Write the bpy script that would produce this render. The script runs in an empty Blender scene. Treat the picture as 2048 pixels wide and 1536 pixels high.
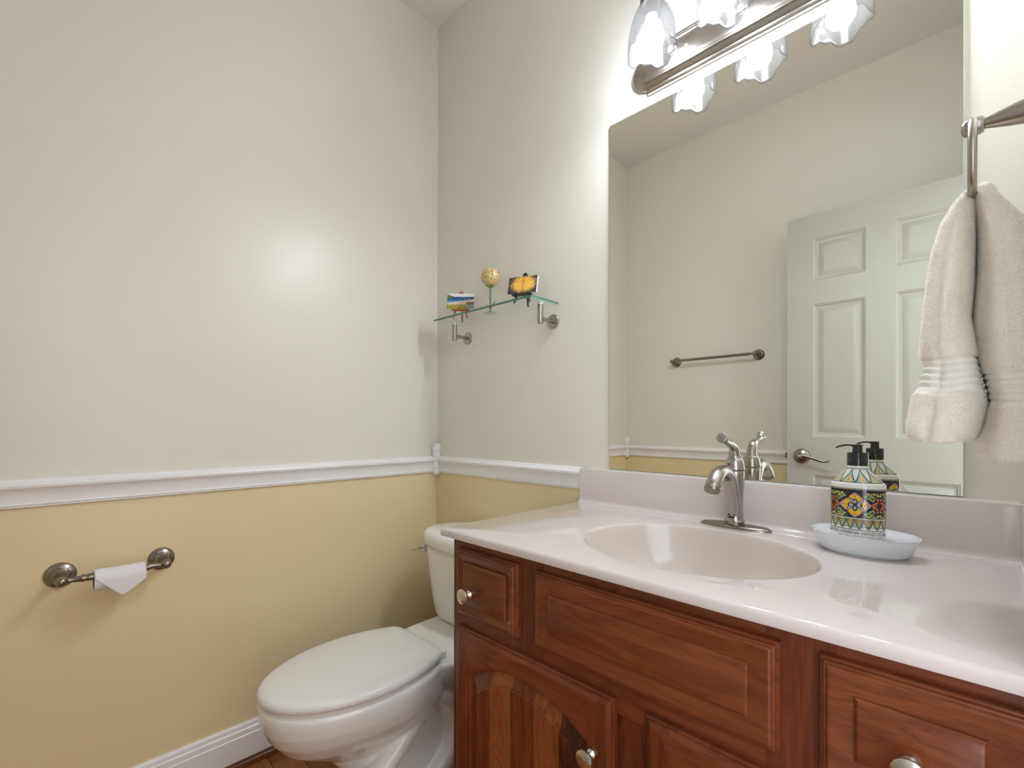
import bpy, bmesh, math, random
import numpy as np
from mathutils import Vector, Matrix

scene = bpy.context.scene
C = scene.collection
rnd = random.Random(7)
PI = math.pi

# ------------------------------------------------------------------ room size (metres, floor z = 0)
W, L, H = 1.733, 1.561, 2.789        # back wall y=0, left wall x=0, right wall x=W, front wall y=-L

# ------------------------------------------------------------------ camera
cd = bpy.data.cameras.new('camera'); cam = bpy.data.objects.new('camera', cd); C.objects.link(cam)
cd.sensor_width = 36.0; cd.lens = 936.84 / 2048 * 36.0
cd.shift_y = (847.2 - 768.0) / 2048.0
cd.clip_start = 0.01
yaw, pit, rol = 0.778, 0.0013, 0.002
F = Vector((-math.sin(yaw), math.cos(yaw), 0)); R = Vector((math.cos(yaw), math.sin(yaw), 0)); U = Vector((0, 0, 1))
F2 = F * math.cos(pit) + U * math.sin(pit); U2 = U * math.cos(pit) - F * math.sin(pit)
R3 = R * math.cos(rol) + U2 * math.sin(rol); U3 = U2 * math.cos(rol) - R * math.sin(rol)
M = Matrix((R3, U3, -F2)).transposed().to_4x4(); M.translation = Vector((1.6532, -1.2164, 1.075))
cam.matrix_world = M
scene.camera = cam

# ------------------------------------------------------------------ colour management, world
scene.view_settings.view_transform = 'Standard'
scene.view_settings.look = 'None'
scene.view_settings.gamma = 1.0
scene.view_settings.use_curve_mapping = False
scene.view_settings.exposure = 1.2
BULB = 100.0
wd = bpy.data.worlds.new('hall_daylight'); scene.world = wd; wd.use_nodes = True
wb = wd.node_tree.nodes['Background']; wb.inputs[0].default_value = (0.80, 0.88, 1.0, 1); wb.inputs[1].default_value = 1.7

# ------------------------------------------------------------------ materials
def srgb(r, g, b):
    f = lambda c: (c / 255 / 12.92) if c / 255 <= 0.04045 else ((c / 255 + 0.055) / 1.055) ** 2.4
    return (f(r), f(g), f(b), 1)

class NT:
    def __init__(self, name):
        self.m = bpy.data.materials.new(name); self.m.use_nodes = True
        self.t = self.m.node_tree; self.b = self.t.nodes['Principled BSDF']; self.out = self.t.nodes['Material Output']
    def n(self, typ, **kw):
        x = self.t.nodes.new(typ)
        for k, v in kw.items():
            if k.startswith('i_'):
                x.inputs[k[2:].replace('_', ' ')].default_value = v
            else:
                setattr(x, k, v)
        return x
    def l(self, a, b): self.t.links.new(a, b)
    def set(self, **kw):
        for k, v in kw.items(): self.b.inputs[k.replace('_', ' ')].default_value = v
        return self
    def ramp(self, stops, fac=None):
        r = self.n('ShaderNodeValToRGB'); e = r.color_ramp.elements
        while len(e) < len(stops): e.new(0.5)
        for el, (p, c) in zip(e, stops): el.position = p; el.color = c
        if fac is not None: self.l(fac, r.inputs[0])
        return r
    def bump(self, fac, strength, dist):
        bp = self.n('ShaderNodeBump', i_Strength=strength, i_Distance=dist)
        self.l(fac, bp.inputs['Height']); self.l(bp.outputs[0], self.b.inputs['Normal']); return bp

def plain(name, col, rough, metal=0.0, coat=0.0, spec=0.5):
    k = NT(name); k.set(Base_Color=col, Roughness=rough, Metallic=metal); k.b.inputs['Coat Weight'].default_value = coat
    k.b.inputs['Specular IOR Level'].default_value = spec; k.b.inputs['Coat Roughness'].default_value = 0.05
    return k.m

def wall_paint():
    k = NT('two_tone_paint')
    geo = k.n('ShaderNodeNewGeometry'); sep = k.n('ShaderNodeSeparateXYZ'); k.l(geo.outputs['Position'], sep.inputs[0])
    gt = k.n('ShaderNodeMath', operation='GREATER_THAN'); gt.inputs[1].default_value = 0.905; k.l(sep.outputs[2], gt.inputs[0])
    mx = k.n('ShaderNodeMix', data_type='RGBA'); k.l(gt.outputs[0], mx.inputs[0])
    mx.inputs[6].default_value = srgb(239, 219, 174); mx.inputs[7].default_value = srgb(234, 230, 218)
    k.l(mx.outputs[2], k.b.inputs['Base Color']); k.set(Roughness=0.30)
    k.b.inputs['Specular IOR Level'].default_value = 0.45
    nz = k.n('ShaderNodeTexNoise', i_Scale=160.0, i_Detail=3.0); k.l(geo.outputs['Position'], nz.inputs['Vector'])
    k.bump(nz.outputs['Fac'], 0.10, 0.002)
    return k.m

def wood(name, axis, dark, mid, light, scale=1.0, bands=0.0, rough=0.28):
    """cherry: grain runs along axis 0 (x) or 2 (z)"""
    k = NT(name)
    geo = k.n('ShaderNodeNewGeometry'); oi = k.n('ShaderNodeObjectInfo')
    add = k.n('ShaderNodeVectorMath', operation='ADD')
    mul = k.n('ShaderNodeMath', operation='MULTIPLY'); mul.inputs[1].default_value = 7.3; k.l(oi.outputs['Random'], mul.inputs[0])
    cmb = k.n('ShaderNodeCombineXYZ'); k.l(mul.outputs[0], cmb.inputs[0]); k.l(mul.outputs[0], cmb.inputs[2])
    k.l(geo.outputs['Position'], add.inputs[0]); k.l(cmb.outputs[0], add.inputs[1])
    mp = k.n('ShaderNodeMapping'); s = [9.0, 9.0, 9.0]; s[axis] = 1.3; mp.inputs['Scale'].default_value = [v * scale for v in s]
    k.l(add.outputs[0], mp.inputs[0])
    n1 = k.n('ShaderNodeTexNoise', i_Scale=1.6, i_Detail=5.0, i_Roughness=0.55, i_Distortion=0.9); k.l(mp.outputs[0], n1.inputs['Vector'])
    wv = k.n('ShaderNodeMath', operation='MULTIPLY'); wv.inputs[1].default_value = 52.0; k.l(n1.outputs['Fac'], wv.inputs[0])
    s0 = k.n('ShaderNodeMath', operation='SINE'); k.l(wv.outputs[0], s0.inputs[0])
    s1 = k.n('ShaderNodeMath', operation='MULTIPLY_ADD'); k.l(s0.outputs[0], s1.inputs[0]); s1.inputs[1].default_value = 0.5; s1.inputs[2].default_value = 0.5
    s2_ = k.n('ShaderNodeMath', operation='POWER'); k.l(s1.outputs[0], s2_.inputs[0]); s2_.inputs[1].default_value = 0.45
    sn = k.n('ShaderNodeMath', operation='SUBTRACT'); k.l(s2_.outputs[0], sn.inputs[0]); sn.inputs[1].default_value = 0.7
    mp2 = k.n('ShaderNodeMapping'); s2 = [260.0, 260.0, 260.0]; s2[axis] = 9.0; mp2.inputs['Scale'].default_value = s2
    k.l(add.outputs[0], mp2.inputs[0])
    n2 = k.n('ShaderNodeTexNoise', i_Scale=1.0, i_Detail=3.0); k.l(mp2.outputs[0], n2.inputs['Vector'])
    n3 = k.n('ShaderNodeTexNoise', i_Scale=3.0, i_Detail=2.0); k.l(add.outputs[0], n3.inputs['Vector'])
    a1 = k.n('ShaderNodeMath', operation='MULTIPLY_ADD'); k.l(sn.outputs[0], a1.inputs[0]); a1.inputs[1].default_value = 0.15; a1.inputs[2].default_value = 0.19
    a2 = k.n('ShaderNodeMath', operation='MULTIPLY_ADD'); k.l(n2.outputs['Fac'], a2.inputs[0]); a2.inputs[1].default_value = 0.24; k.l(a1.outputs[0], a2.inputs[2])
    a3 = k.n('ShaderNodeMath', operation='MULTIPLY_ADD'); k.l(n3.outputs['Fac'], a3.inputs[0]); a3.inputs[1].default_value = 0.30; k.l(a2.outputs[0], a3.inputs[2])
    fac = a3.outputs[0]
    if bands:
        sp = k.n('ShaderNodeSeparateXYZ'); k.l(geo.outputs['Position'], sp.inputs[0])
        dv = k.n('ShaderNodeMath', operation='MULTIPLY'); dv.inputs[1].default_value = 1 / bands; k.l(sp.outputs[0], dv.inputs[0])
        fl = k.n('ShaderNodeMath', operation='FLOOR'); k.l(dv.outputs[0], fl.inputs[0])
        wn = k.n('ShaderNodeTexWhiteNoise', noise_dimensions='1D'); k.l(fl.outputs[0], wn.inputs['W'])
        a4 = k.n('ShaderNodeMath', operation='MULTIPLY_ADD'); k.l(wn.outputs['Value'], a4.inputs[0]); a4.inputs[1].default_value = 0.42
        sb = k.n('ShaderNodeMath', operation='SUBTRACT'); k.l(fac, sb.inputs[0]); sb.inputs[1].default_value = 0.2
        k.l(sb.outputs[0], a4.inputs[2]); fac = a4.outputs[0]
    rp = k.ramp([(0.15, dark), (0.5, mid), (0.85, light)], fac)
    k.l(rp.outputs[0], k.b.inputs['Base Color']); k.set(Roughness=rough)
    k.b.inputs['Coat Weight'].default_value = 0.25; k.b.inputs['Coat Roughness'].default_value = 0.16; k.b.inputs['Specular IOR Level'].default_value = 0.3
    k.bump(n2.outputs['Fac'], 0.05, 0.001)
    return k.m

def floor_mat():
    k = NT('oak_strip_floor')
    geo = k.n('ShaderNodeNewGeometry'); sp = k.n('ShaderNodeSeparateXYZ'); k.l(geo.outputs['Position'], sp.inputs[0])
    def math_(op, a, b=None):
        x = k.n('ShaderNodeMath', operation=op)
        if isinstance(a, (int, float)): x.inputs[0].default_value = a
        else: k.l(a, x.inputs[0])
        if b is not None:
            if isinstance(b, (int, float)): x.inputs[1].default_value = b
            else: k.l(b, x.inputs[1])
        return x.outputs[0]
    yy = math_('DIVIDE', math_('ADD', sp.outputs[1], 0.694), 0.079)
    row = math_('FLOOR', yy); fr = math_('FRACT', yy)
    wn = k.n('ShaderNodeTexWhiteNoise', noise_dimensions='1D'); k.l(row, wn.inputs['W'])
    xx = math_('ADD', math_('DIVIDE', sp.outputs[0], 0.9), math_('MULTIPLY', wn.outputs['Value'], 5.0))
    wn2 = k.n('ShaderNodeTexWhiteNoise', noise_dimensions='2D'); cb = k.n('ShaderNodeCombineXYZ')
    k.l(math_('FLOOR', xx), cb.inputs[0]); k.l(row, cb.inputs[1]); k.l(cb.outputs[0], wn2.inputs['Vector'])
    mp = k.n('ShaderNodeMapping'); mp.inputs['Scale'].default_value = (3, 40, 1); k.l(geo.outputs['Position'], mp.inputs[0])
    nz = k.n('ShaderNodeTexNoise', i_Scale=3.0, i_Detail=5.0, i_Distortion=0.6); k.l(mp.outputs[0], nz.inputs['Vector'])
    f = math_('ADD', math_('MULTIPLY', wn2.outputs['Value'], 0.45), math_('MULTIPLY', nz.outputs['Fac'], 0.6))
    rp = k.ramp([(0.1, srgb(104, 56, 18)), (0.5, srgb(156, 94, 36)), (0.9, srgb(196, 130, 62))], f)
    gap = math_('GREATER_THAN', math_('ABSOLUTE', math_('SUBTRACT', fr, 0.5)), 0.485)
    mx = k.n('ShaderNodeMix', data_type='RGBA'); k.l(gap, mx.inputs[0]); k.l(rp.outputs[0], mx.inputs[6]); mx.inputs[7].default_value = srgb(48, 24, 8)
    k.l(mx.outputs[2], k.b.inputs['Base Color']); k.set(Roughness=0.3)
    return k.m

def brushed(name, col, rough, stretch=(500, 500, 12)):
    k = NT(name); tc = k.n('ShaderNodeTexCoord'); mp = k.n('ShaderNodeMapping'); mp.inputs['Scale'].default_value = stretch
    k.l(tc.outputs['Object'], mp.inputs[0]); nz = k.n('ShaderNodeTexNoise', i_Scale=4.0, i_Detail=3.0); k.l(mp.outputs[0], nz.inputs['Vector'])
    k.set(Base_Color=col, Metallic=1.0)
    mr = k.n('ShaderNodeMapRange'); mr.inputs['To Min'].default_value = rough - 0.015; mr.inputs['To Max'].default_value = rough + 0.02
    k.l(nz.outputs['Fac'], mr.inputs['Value']); k.l(mr.outputs[0], k.b.inputs['Roughness'])
    return k.m

def fresnel_out(k, lo, hi):
    """reflection weight rising towards grazing view, none on the inner side of the glass"""
    lw = k.n('ShaderNodeLayerWeight'); lw.inputs['Blend'].default_value = 0.5
    pw = k.n('ShaderNodeMath', operation='POWER'); k.l(lw.outputs['Facing'], pw.inputs[0]); pw.inputs[1].default_value = 4.0
    mr = k.n('ShaderNodeMapRange'); mr.inputs['To Min'].default_value = lo; mr.inputs['To Max'].default_value = hi; k.l(pw.outputs[0], mr.inputs['Value'])
    geo = k.n('ShaderNodeNewGeometry'); iv = k.n('ShaderNodeMath', operation='SUBTRACT'); iv.inputs[0].default_value = 1.0; k.l(geo.outputs['Backfacing'], iv.inputs[1])
    ml = k.n('ShaderNodeMath', operation='MULTIPLY'); k.l(mr.outputs[0], ml.inputs[0]); k.l(iv.outputs[0], ml.inputs[1])
    return ml.outputs[0], lw

def clear_glass(name, tint, rough=0.0, hi=0.5):
    """thin clear glass: straight-through transmission plus a surface reflection"""
    k = NT(name); t = k.t; t.nodes.remove(k.b)
    tr = k.n('ShaderNodeBsdfTransparent'); tr.inputs[0].default_value = tint
    gl = k.n('ShaderNodeBsdfGlossy'); gl.inputs['Roughness'].default_value = rough
    fac, lw = fresnel_out(k, 0.03, hi)
    mx = k.n('ShaderNodeMixShader'); k.l(fac, mx.inputs[0]); k.l(tr.outputs[0], mx.inputs[1]); k.l(gl.outputs[0], mx.inputs[2])
    k.l(mx.outputs[0], k.out.inputs['Surface'])
    return k.m

def shade_glass():
    """pressed tulip glass: grey-tinted clear walls with a faint milky scatter"""
    k = NT('frosted_tulip_glass'); t = k.t; t.nodes.remove(k.b)
    tr = k.n('ShaderNodeBsdfTransparent'); tr.inputs[0].default_value = (0.595, 0.595, 0.595, 1)
    t1 = k.n('ShaderNodeBsdfTranslucent'); t1.inputs[0].default_value = (0.90, 0.87, 0.84, 1)
    df = k.n('ShaderNodeBsdfDiffuse'); df.inputs[0].default_value = (0.90, 0.87, 0.84, 1)
    tl = k.n('ShaderNodeMixShader'); tl.inputs[0].default_value = 0.5; k.l(t1.outputs[0], tl.inputs[1]); k.l(df.outputs[0], tl.inputs[2])
    gl = k.n('ShaderNodeBsdfGlossy'); gl.inputs['Roughness'].default_value = 0.12
    fac, lw = fresnel_out(k, 0.02, 0.18)
    pw = k.n('ShaderNodeMath', operation='POWER'); k.l(lw.outputs['Facing'], pw.inputs[0]); pw.inputs[1].default_value = 1.5
    mr = k.n('ShaderNodeMapRange'); mr.inputs['To Min'].default_value = 0.015; mr.inputs['To Max'].default_value = 0.007; k.l(pw.outputs[0], mr.inputs['Value'])
    m2 = k.n('ShaderNodeMixShader'); k.l(mr.outputs[0], m2.inputs[0]); k.l(tr.outputs[0], m2.inputs[1]); k.l(tl.outputs[0], m2.inputs[2])
    m3 = k.n('ShaderNodeMixShader'); k.l(fac, m3.inputs[0]); k.l(m2.outputs[0], m3.inputs[1]); k.l(gl.outputs[0], m3.inputs[2])
    k.l(m3.outputs[0], k.out.inputs['Surface'])
    return k.m

def painted(name, rough, coat=0.0):
    k = NT(name); a = k.n('ShaderNodeVertexColor', layer_name='pigment'); k.l(a.outputs['Color'], k.b.inputs['Base Color'])
    k.set(Roughness=rough); k.b.inputs['Coat Weight'].default_value = coat; return k.m

def towel_mat():
    k = NT('cream_terry'); tc = k.n('ShaderNodeTexCoord')
    nz = k.n('ShaderNodeTexNoise', i_Scale=420.0, i_Detail=2.0); k.l(tc.outputs['Object'], nz.inputs['Vector'])
    k.set(Base_Color=srgb(253, 248, 238), Roughness=0.95); k.b.inputs['Specular IOR Level'].default_value = 0.1
    k.b.inputs['Sheen Weight'].default_value = 0.25; k.b.inputs['Sheen Roughness'].default_value = 0.5
    k.bump(nz.outputs['Fac'], 0.5, 0.002)
    return k.m

def pile_mat():
    k = NT('cream_terry_pile'); k.t.nodes.remove(k.b)
    df = k.n('ShaderNodeBsdfDiffuse'); df.inputs[0].default_value = srgb(255, 251, 243)
    tl = k.n('ShaderNodeBsdfTranslucent'); tl.inputs[0].default_value = srgb(255, 249, 238)
    mx = k.n('ShaderNodeMixShader'); mx.inputs[0].default_value = 0.5; k.l(df.outputs[0], mx.inputs[1]); k.l(tl.outputs[0], mx.inputs[2]); k.l(mx.outputs[0], k.out.inputs['Surface'])
    return k.m

def door_mat():
    k = NT('dimmed_door_paint'); tc = k.n('ShaderNodeTexCoord'); mp = k.n('ShaderNodeMapping'); mp.inputs['Scale'].default_value = (6, 6, 190)
    k.l(tc.outputs['Object'], mp.inputs[0]); nz = k.n('ShaderNodeTexNoise', i_Scale=1.5, i_Detail=4.0, i_Distortion=0.3); k.l(mp.outputs[0], nz.inputs['Vector'])
    k.set(Base_Color=srgb(180, 178, 170), Roughness=0.42); k.bump(nz.outputs['Fac'], 0.18, 0.001)  # the door is white; its dimmer look is painted in as a grey base
    return k.m

def emit(name, col, st):
    k = NT(name); k.t.nodes.remove(k.b); e = k.n('ShaderNodeEmission'); e.inputs[0].default_value = col; e.inputs[1].default_value = st
    k.l(e.outputs[0], k.out.inputs['Surface']); return k.m

MAT = dict(
    paint=wall_paint(), ceiling=plain('ceiling_paint', srgb(240, 235, 228), 0.8), trim=plain('white_trim_paint', srgb(246, 244, 244), 0.3),
    floor=floor_mat(),
    shoe=wood('stained_oak_shoe', 1, srgb(70, 32, 12), srgb(108, 56, 24), srgb(140, 80, 36)),
    wood_h=wood('cherry_horizontal', 0, srgb(62, 25, 12), srgb(119, 60, 31), srgb(164, 95, 53)),
    wood_v=wood('cherry_vertical', 2, srgb(56, 23, 12), srgb(110, 53, 27), srgb(150, 84, 46)),
    wood_p=wood('cherry_panel_staves', 2, srgb(50, 20, 9), srgb(110, 53, 26), srgb(160, 92, 48), bands=0.062),
    nickel=brushed('brushed_nickel', (0.42, 0.385, 0.345, 1), 0.25), nickel_dark=brushed('aged_nickel', (0.30, 0.265, 0.23, 1), 0.27),
    satin=plain('satin_nickel', (0.66, 0.62, 0.56, 1), 0.22, 1.0), chrome=plain('chrome', (0.8, 0.8, 0.8, 1), 0.08, 1.0),
    porcelain=plain('white_porcelain', srgb(244, 244, 240), 0.10, 0, 0.6), seat=plain('white_seat_plastic', srgb(234, 232, 228), 0.22),
    marble=plain('cultured_marble', srgb(216, 205, 200), 0.06, 0, 0.5), bowl=plain('cultured_marble_bowl', srgb(212, 200, 190), 0.10, 0, 0.4),
    mirror=plain('mirror_silver', (0.93, 0.925, 0.85, 1), 0.0, 1.0), mirror_edge=plain('mirror_edge', srgb(190, 205, 196), 0.1, 0.3),
    glass=clear_glass('shelf_glass', (0.975, 0.992, 0.985, 1), 0.0, 0.25), glass_edge=plain('green_glass_edge', srgb(72, 128, 112), 0.08, 0, 0.5),
    shade=shade_glass(), bulb=emit('lit_bulb', (0.825, 0.895, 1.0, 1), BULB),
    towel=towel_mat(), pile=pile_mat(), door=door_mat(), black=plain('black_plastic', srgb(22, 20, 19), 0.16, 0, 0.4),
    dish=plain('white_stoneware', srgb(226, 228, 232), 0.16, 0, 0.5), paper=plain('white_tissue', srgb(240, 236, 238), 0.9), card=plain('cardboard', srgb(120, 98, 78), 0.9),
    pine=plain('orange_stained_pine', srgb(172, 98, 48), 0.5), ebony=plain('black_painted_wood', srgb(38, 36, 34), 0.4), canvas=plain('white_canvas', srgb(238, 236, 232), 0.8),
    pig=painted('artist_paint', 0.5), label=painted('printed_glaze', 0.12, 0.5), petal=painted('fused_glass_petal', 0.15, 0.4),
    stem=plain('green_metal_stem', srgb(94, 128, 96), 0.4), leaf=plain('dark_metal_leaf', srgb(96, 104, 92), 0.4), ink=plain('dark_ink', srgb(34, 32, 36), 0.6), red=plain('red_dot', srgb(90, 20, 20), 0.3),
    base_glass=clear_glass('flower_foot_glass', (0.8, 0.86, 0.82, 1), 0.05, 0.6), clamp=plain('clear_clamp', srgb(205, 212, 208), 0.15, 0.2), dark=plain('dark_gap', srgb(14, 12, 12), 0.6),
    tape=plain('grout_white', srgb(235, 230, 225), 0.6))

# ------------------------------------------------------------------ mesh helpers
class MB:
    """collects shapes (world coordinates) into ONE mesh object"""
    def __init__(self): self.v = []; self.f = []; self.mi = []
    def add(self, vs, fs, mi=0):
        o = len(self.v); self.v += [tuple(p) for p in vs]; self.f += [tuple(i + o for i in f) for f in fs]; self.mi += [mi] * len(fs); return self
    def box(self, x0, x1, y0, y1, z0, z1, mi=0):
        vs = [(x, y, z) for z in (z0, z1) for y in (y0, y1) for x in (x0, x1)]
        return self.add(vs, [(0, 2, 3, 1), (4, 5, 7, 6), (0, 1, 5, 4), (2, 6, 7, 3), (0, 4, 6, 2), (1, 3, 7, 5)], mi)
    def loft(self, rings, cap0=True, cap1=True, closed=True, mi=0, loop=False):
        n = len(rings[0]); vs = [p for r in rings for p in r]; fs = []
        m = len(rings)
        for i in range(m if loop else m - 1):
            a, b = i * n, ((i + 1) % m) * n
            for j in range(n if closed else n - 1):
                k = (j + 1) % n; fs.append((a + j, a + k, b + k, b + j))
        if cap0 and not loop: fs.append(tuple(reversed(range(n))))
        if cap1 and not loop: fs.append(tuple((m - 1) * n + j for j in range(n)))
        return self.add(vs, fs, mi)
    def lathe(self, prof, origin, axis=(0, 0, 1), n=32, mi=0, caps=True):
        """prof: (radius, height along axis)"""
        ax = Vector(axis).normalized(); t = Vector((1, 0, 0)) if abs(ax.x) < 0.9 else Vector((0, 1, 0))
        e1 = ax.cross(t).normalized(); e2 = ax.cross(e1); o = Vector(origin)
        rings = [[o + ax * h + (e1 * math.cos(2 * PI * j / n) + e2 * math.sin(2 * PI * j / n)) * max(r, 1e-5) for j in range(n)] for r, h in prof]
        return self.loft(rings, caps, caps, mi=mi)
    def tube(self, pts, radii, n=20, mi=0, caps=True, sub=6, flat=None, closed=False):
        """smooth tube through pts (Catmull-Rom); flat=(sx, sy) scales the section"""
        P = [Vector(p) for p in pts]
        if not hasattr(radii, '__len__'): radii = [radii] * len(P)
        Q, Rr = [], []
        m = len(P)
        for i in range(m if closed else m - 1):
            if closed: p0, p1, p2, p3 = P[(i - 1) % m], P[i], P[(i + 1) % m], P[(i + 2) % m]
            else: p0, p1, p2, p3 = P[max(i - 1, 0)], P[i], P[i + 1], P[min(i + 2, m - 1)]
            for s in range(sub):
                t = s / sub
                Q.append(0.5 * ((2 * p1) + (p2 - p0) * t + (2 * p0 - 5 * p1 + 4 * p2 - p3) * t * t + (3 * p1 - p0 - 3 * p2 + p3) * t ** 3))
                r0, r1 = radii[i], radii[(i + 1) % m]; Rr.append(r0 + (r1 - r0) * (t * t * (3 - 2 * t)))
        if not closed: Q.append(P[-1]); Rr.append(radii[-1])
        rings = []; e1 = None; q = len(Q)
        for i in range(q):
            if closed: d = (Q[(i + 1) % q] - Q[(i - 1) % q])
            else: d = (Q[min(i + 1, q - 1)] - Q[max(i - 1, 0)])
            d.normalize()
            if e1 is None:
                t = Vector((1, 0, 0)) if abs(d.x) < 0.8 else Vector((0, 0, 1)); e1 = (t - d * t.dot(d)).normalized()
            else: e1 = (e1 - d * e1.dot(d)).normalized()
            e2 = d.cross(e1); fx, fy = flat or (1, 1)
            rings.append([Q[i] + (e1 * math.cos(2 * PI * j / n) * fx + e2 * math.sin(2 * PI * j / n) * fy) * Rr[i] for j in range(n)])
        return self.loft(rings, caps, caps, mi=mi, loop=closed)
    def sphere(self, c, r, n=24, m=14, sq=(1, 1, 1), mi=0):
        c = Vector(c); rings = []
        for i in range(m + 1):
            a = PI * i / m
            rings.append([c + Vector((r * sq[0] * max(math.sin(a), 1e-4) * math.cos(2 * PI * j / n), r * sq[1] * max(math.sin(a), 1e-4) * math.sin(2 * PI * j / n), -r * sq[2] * math.cos(a))) for j in range(n)])
        return self.loft(rings, mi=mi)
    def build(self, name, mats, parent=None, smooth=35, bevel=0.0, seg=2, sub=0, recalc=True):
        mats = mats if isinstance(mats, (list, tuple)) else [mats]
        off = Vector(parent['_w']) if parent is not None and '_w' in parent.keys() else Vector((0, 0, 0))
        me = bpy.data.meshes.new(name); me.from_pydata([(p[0] - off.x, p[1] - off.y, p[2] - off.z) for p in self.v], [], self.f)
        for m in mats: me.materials.append(MAT[m] if isinstance(m, str) else m)
        if len(mats) > 1: me.polygons.foreach_set('material_index', self.mi)
        if recalc:
            b = bmesh.new(); b.from_mesh(me); bmesh.ops.remove_doubles(b, verts=b.verts, dist=1e-6); bmesh.ops.recalc_face_normals(b, faces=b.faces); b.to_mesh(me); b.free()
        o = bpy.data.objects.new(name, me); C.objects.link(o)
        o['_w'] = tuple(off)
        if parent is not None: o.parent = parent
        if smooth:
            me.polygons.foreach_set('use_smooth', [True] * len(me.polygons)); me.set_sharp_from_angle(angle=math.radians(smooth))
        if bevel:
            md = o.modifiers.new('bevel', 'BEVEL'); md.width = bevel; md.segments = seg; md.limit_method = 'ANGLE'; md.angle_limit = math.radians(40); md.harden_normals = False
        if sub:
            md = o.modifiers.new('subdivision', 'SUBSURF'); md.levels = sub; md.render_levels = sub
        return o

def thing(name, label, cat, loc=(0, 0, 0), group=None):
    o = bpy.data.objects.new(name, None); C.objects.link(o); o.location = loc; o['label'] = label; o['category'] = cat; o['_w'] = tuple(loc)
    o.empty_display_size = 0.05
    if group: o['group'] = group
    return o
def tag(o, label, cat, group=None):
    o['label'] = label; o['category'] = cat
    if group: o['group'] = group
    return o
def struct(o, label=None, cat=None):
    o['kind'] = 'structure'
    if label: o['label'] = label
    if cat: o['category'] = cat
    return o

# ------------------------------------------------------------------ room shell
T = 0.10
struct(MB().box(-T, W + 1.6, -L - 0.6, T, -0.06, 0.0).build('floor', 'floor', smooth=0), 'orange oak strip floor with boards running left to right', 'floor')
struct(MB().box(-T, W + T, -L - T, T, H, H + 0.06).build('ceiling', 'ceiling', smooth=0), 'flat off-white painted ceiling', 'ceiling')
struct(MB().box(-T, W + T, 0, T, 0, H).build('wall_back', 'paint', smooth=0), 'cream over yellow painted wall behind the mirror and vanity', 'wall')
struct(MB().box(-T, 0, -L - T, 0, 0, H).build('wall_left', 'paint', smooth=0), 'cream over yellow painted wall carrying the toilet paper holder', 'wall')
struct(MB().box(0, W + T, -L - T, -L, 0, H).build('wall_front', 'paint', smooth=0), 'cream wall with the towel bar seen in the mirror', 'wall')
DY0, DY1, DH = -1.300, -0.585, 2.065     # doorway in the right wall
wr = MB().box(W, W + T, -L, DY0, 0, H).box(W, W + T, DY1, 0, 0, H).box(W, W + T, DY0, DY1, DH, H)
struct(wr.build('wall_right', 'paint', smooth=0), 'cream wall at the right holding the towel ring', 'wall')
struct(MB().box(W + 1.5, W + 1.6, -L - 0.6, T, 0, H).build('wall_hall', 'ceiling', smooth=0), 'plain hall wall beyond the doorway', 'wall')

# chair rail: profile (depth from wall, z)
RAIL = [(0, 0.9385), (0.010, 0.9385), (0.013, 0.936), (0.014, 0.932), (0.0165, 0.931), (0.020, 0.929), (0.022, 0.924), (0.021, 0.918), (0.0165, 0.913), (0.0125, 0.906), (0.0100, 0.896),
        (0.0090, 0.886), (0.0088, 0.880), (0.0105, 0.8795), (0.0112, 0.876), (0.0088, 0.8735), (0.0088, 0.8705), (0.0065, 0.869), (0, 0.869)]
BASE = [(0, 0.126), (0.006, 0.126), (0.009, 0.122), (0.0105, 0.114), (0.0085, 0.1125), (0.0085, 0.111), (0.0125, 0.107), (0.0135, 0.098), (0.0135, 0.092), (0.0155, 0.090), (0.0155, 0.0), (0, 0.0)]
SHOE = [(0.0155, 0.019), (0.019, 0.0188), (0.0255, 0.0165), (0.031, 0.011), (0.034, 0.004), (0.034, 0.0), (0.0155, 0.0)]
def moulding(prof, p0, p1, nrm):
    p0, p1, nrm = Vector(p0), Vector(p1), Vector(nrm)
    return MB().loft([[Vector((p.x, p.y, 0)) + nrm * d + Vector((0, 0, z)) for d, z in prof] for p in (p0, p1)])
XV = 0.7708
struct(moulding(RAIL, (0, -0.012, 0), (0, -L + 0.012, 0), (1, 0, 0)).build('trim_1', 'trim', smooth=25), 'white chair rail along the left wall', 'trim')
struct(moulding(RAIL, (0.012, 0, 0), (XV, 0, 0), (0, -1, 0)).build('trim_2', 'trim', smooth=25), 'short white chair rail ending at the backsplash', 'trim')
struct(moulding(RAIL, (0.012, -L, 0), (W, -L, 0), (0, 1, 0)).build('trim_3', 'trim', smooth=25), 'white chair rail below the towel bar, seen in the mirror', 'trim')
CORN = [(0.0, 0.856), (0.012, 0.858), (0.0165, 0.864), (0.0175, 0.872), (0.0165, 0.878), (0.0150, 0.8795), (0.0150, 0.883), (0.0158, 0.884), (0.0158, 0.930), (0.0150, 0.931), (0.0158, 0.935),
        (0.0185, 0.946), (0.0185, 0.955), (0.0165, 0.957), (0.0165, 0.960), (0.0192, 0.963), (0.0205, 0.972), (0.0190, 0.982), (0.0165, 0.984), (0.0165, 0.987), (0.0150, 0.991), (0.0090, 0.9945), (0.0, 0.9955)]
struct(MB().lathe(CORN, (0.0125, -0.0125, 0), n=28).build('trim_4', 'trim', smooth=30), 'white turned corner block joining the two chair rails', 'trim')
struct(MB().lathe(CORN, (0.0125, -L + 0.0125, 0), n=28).build('trim_5', 'trim', smooth=30), 'white turned corner block seen small in the mirror', 'trim')
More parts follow.
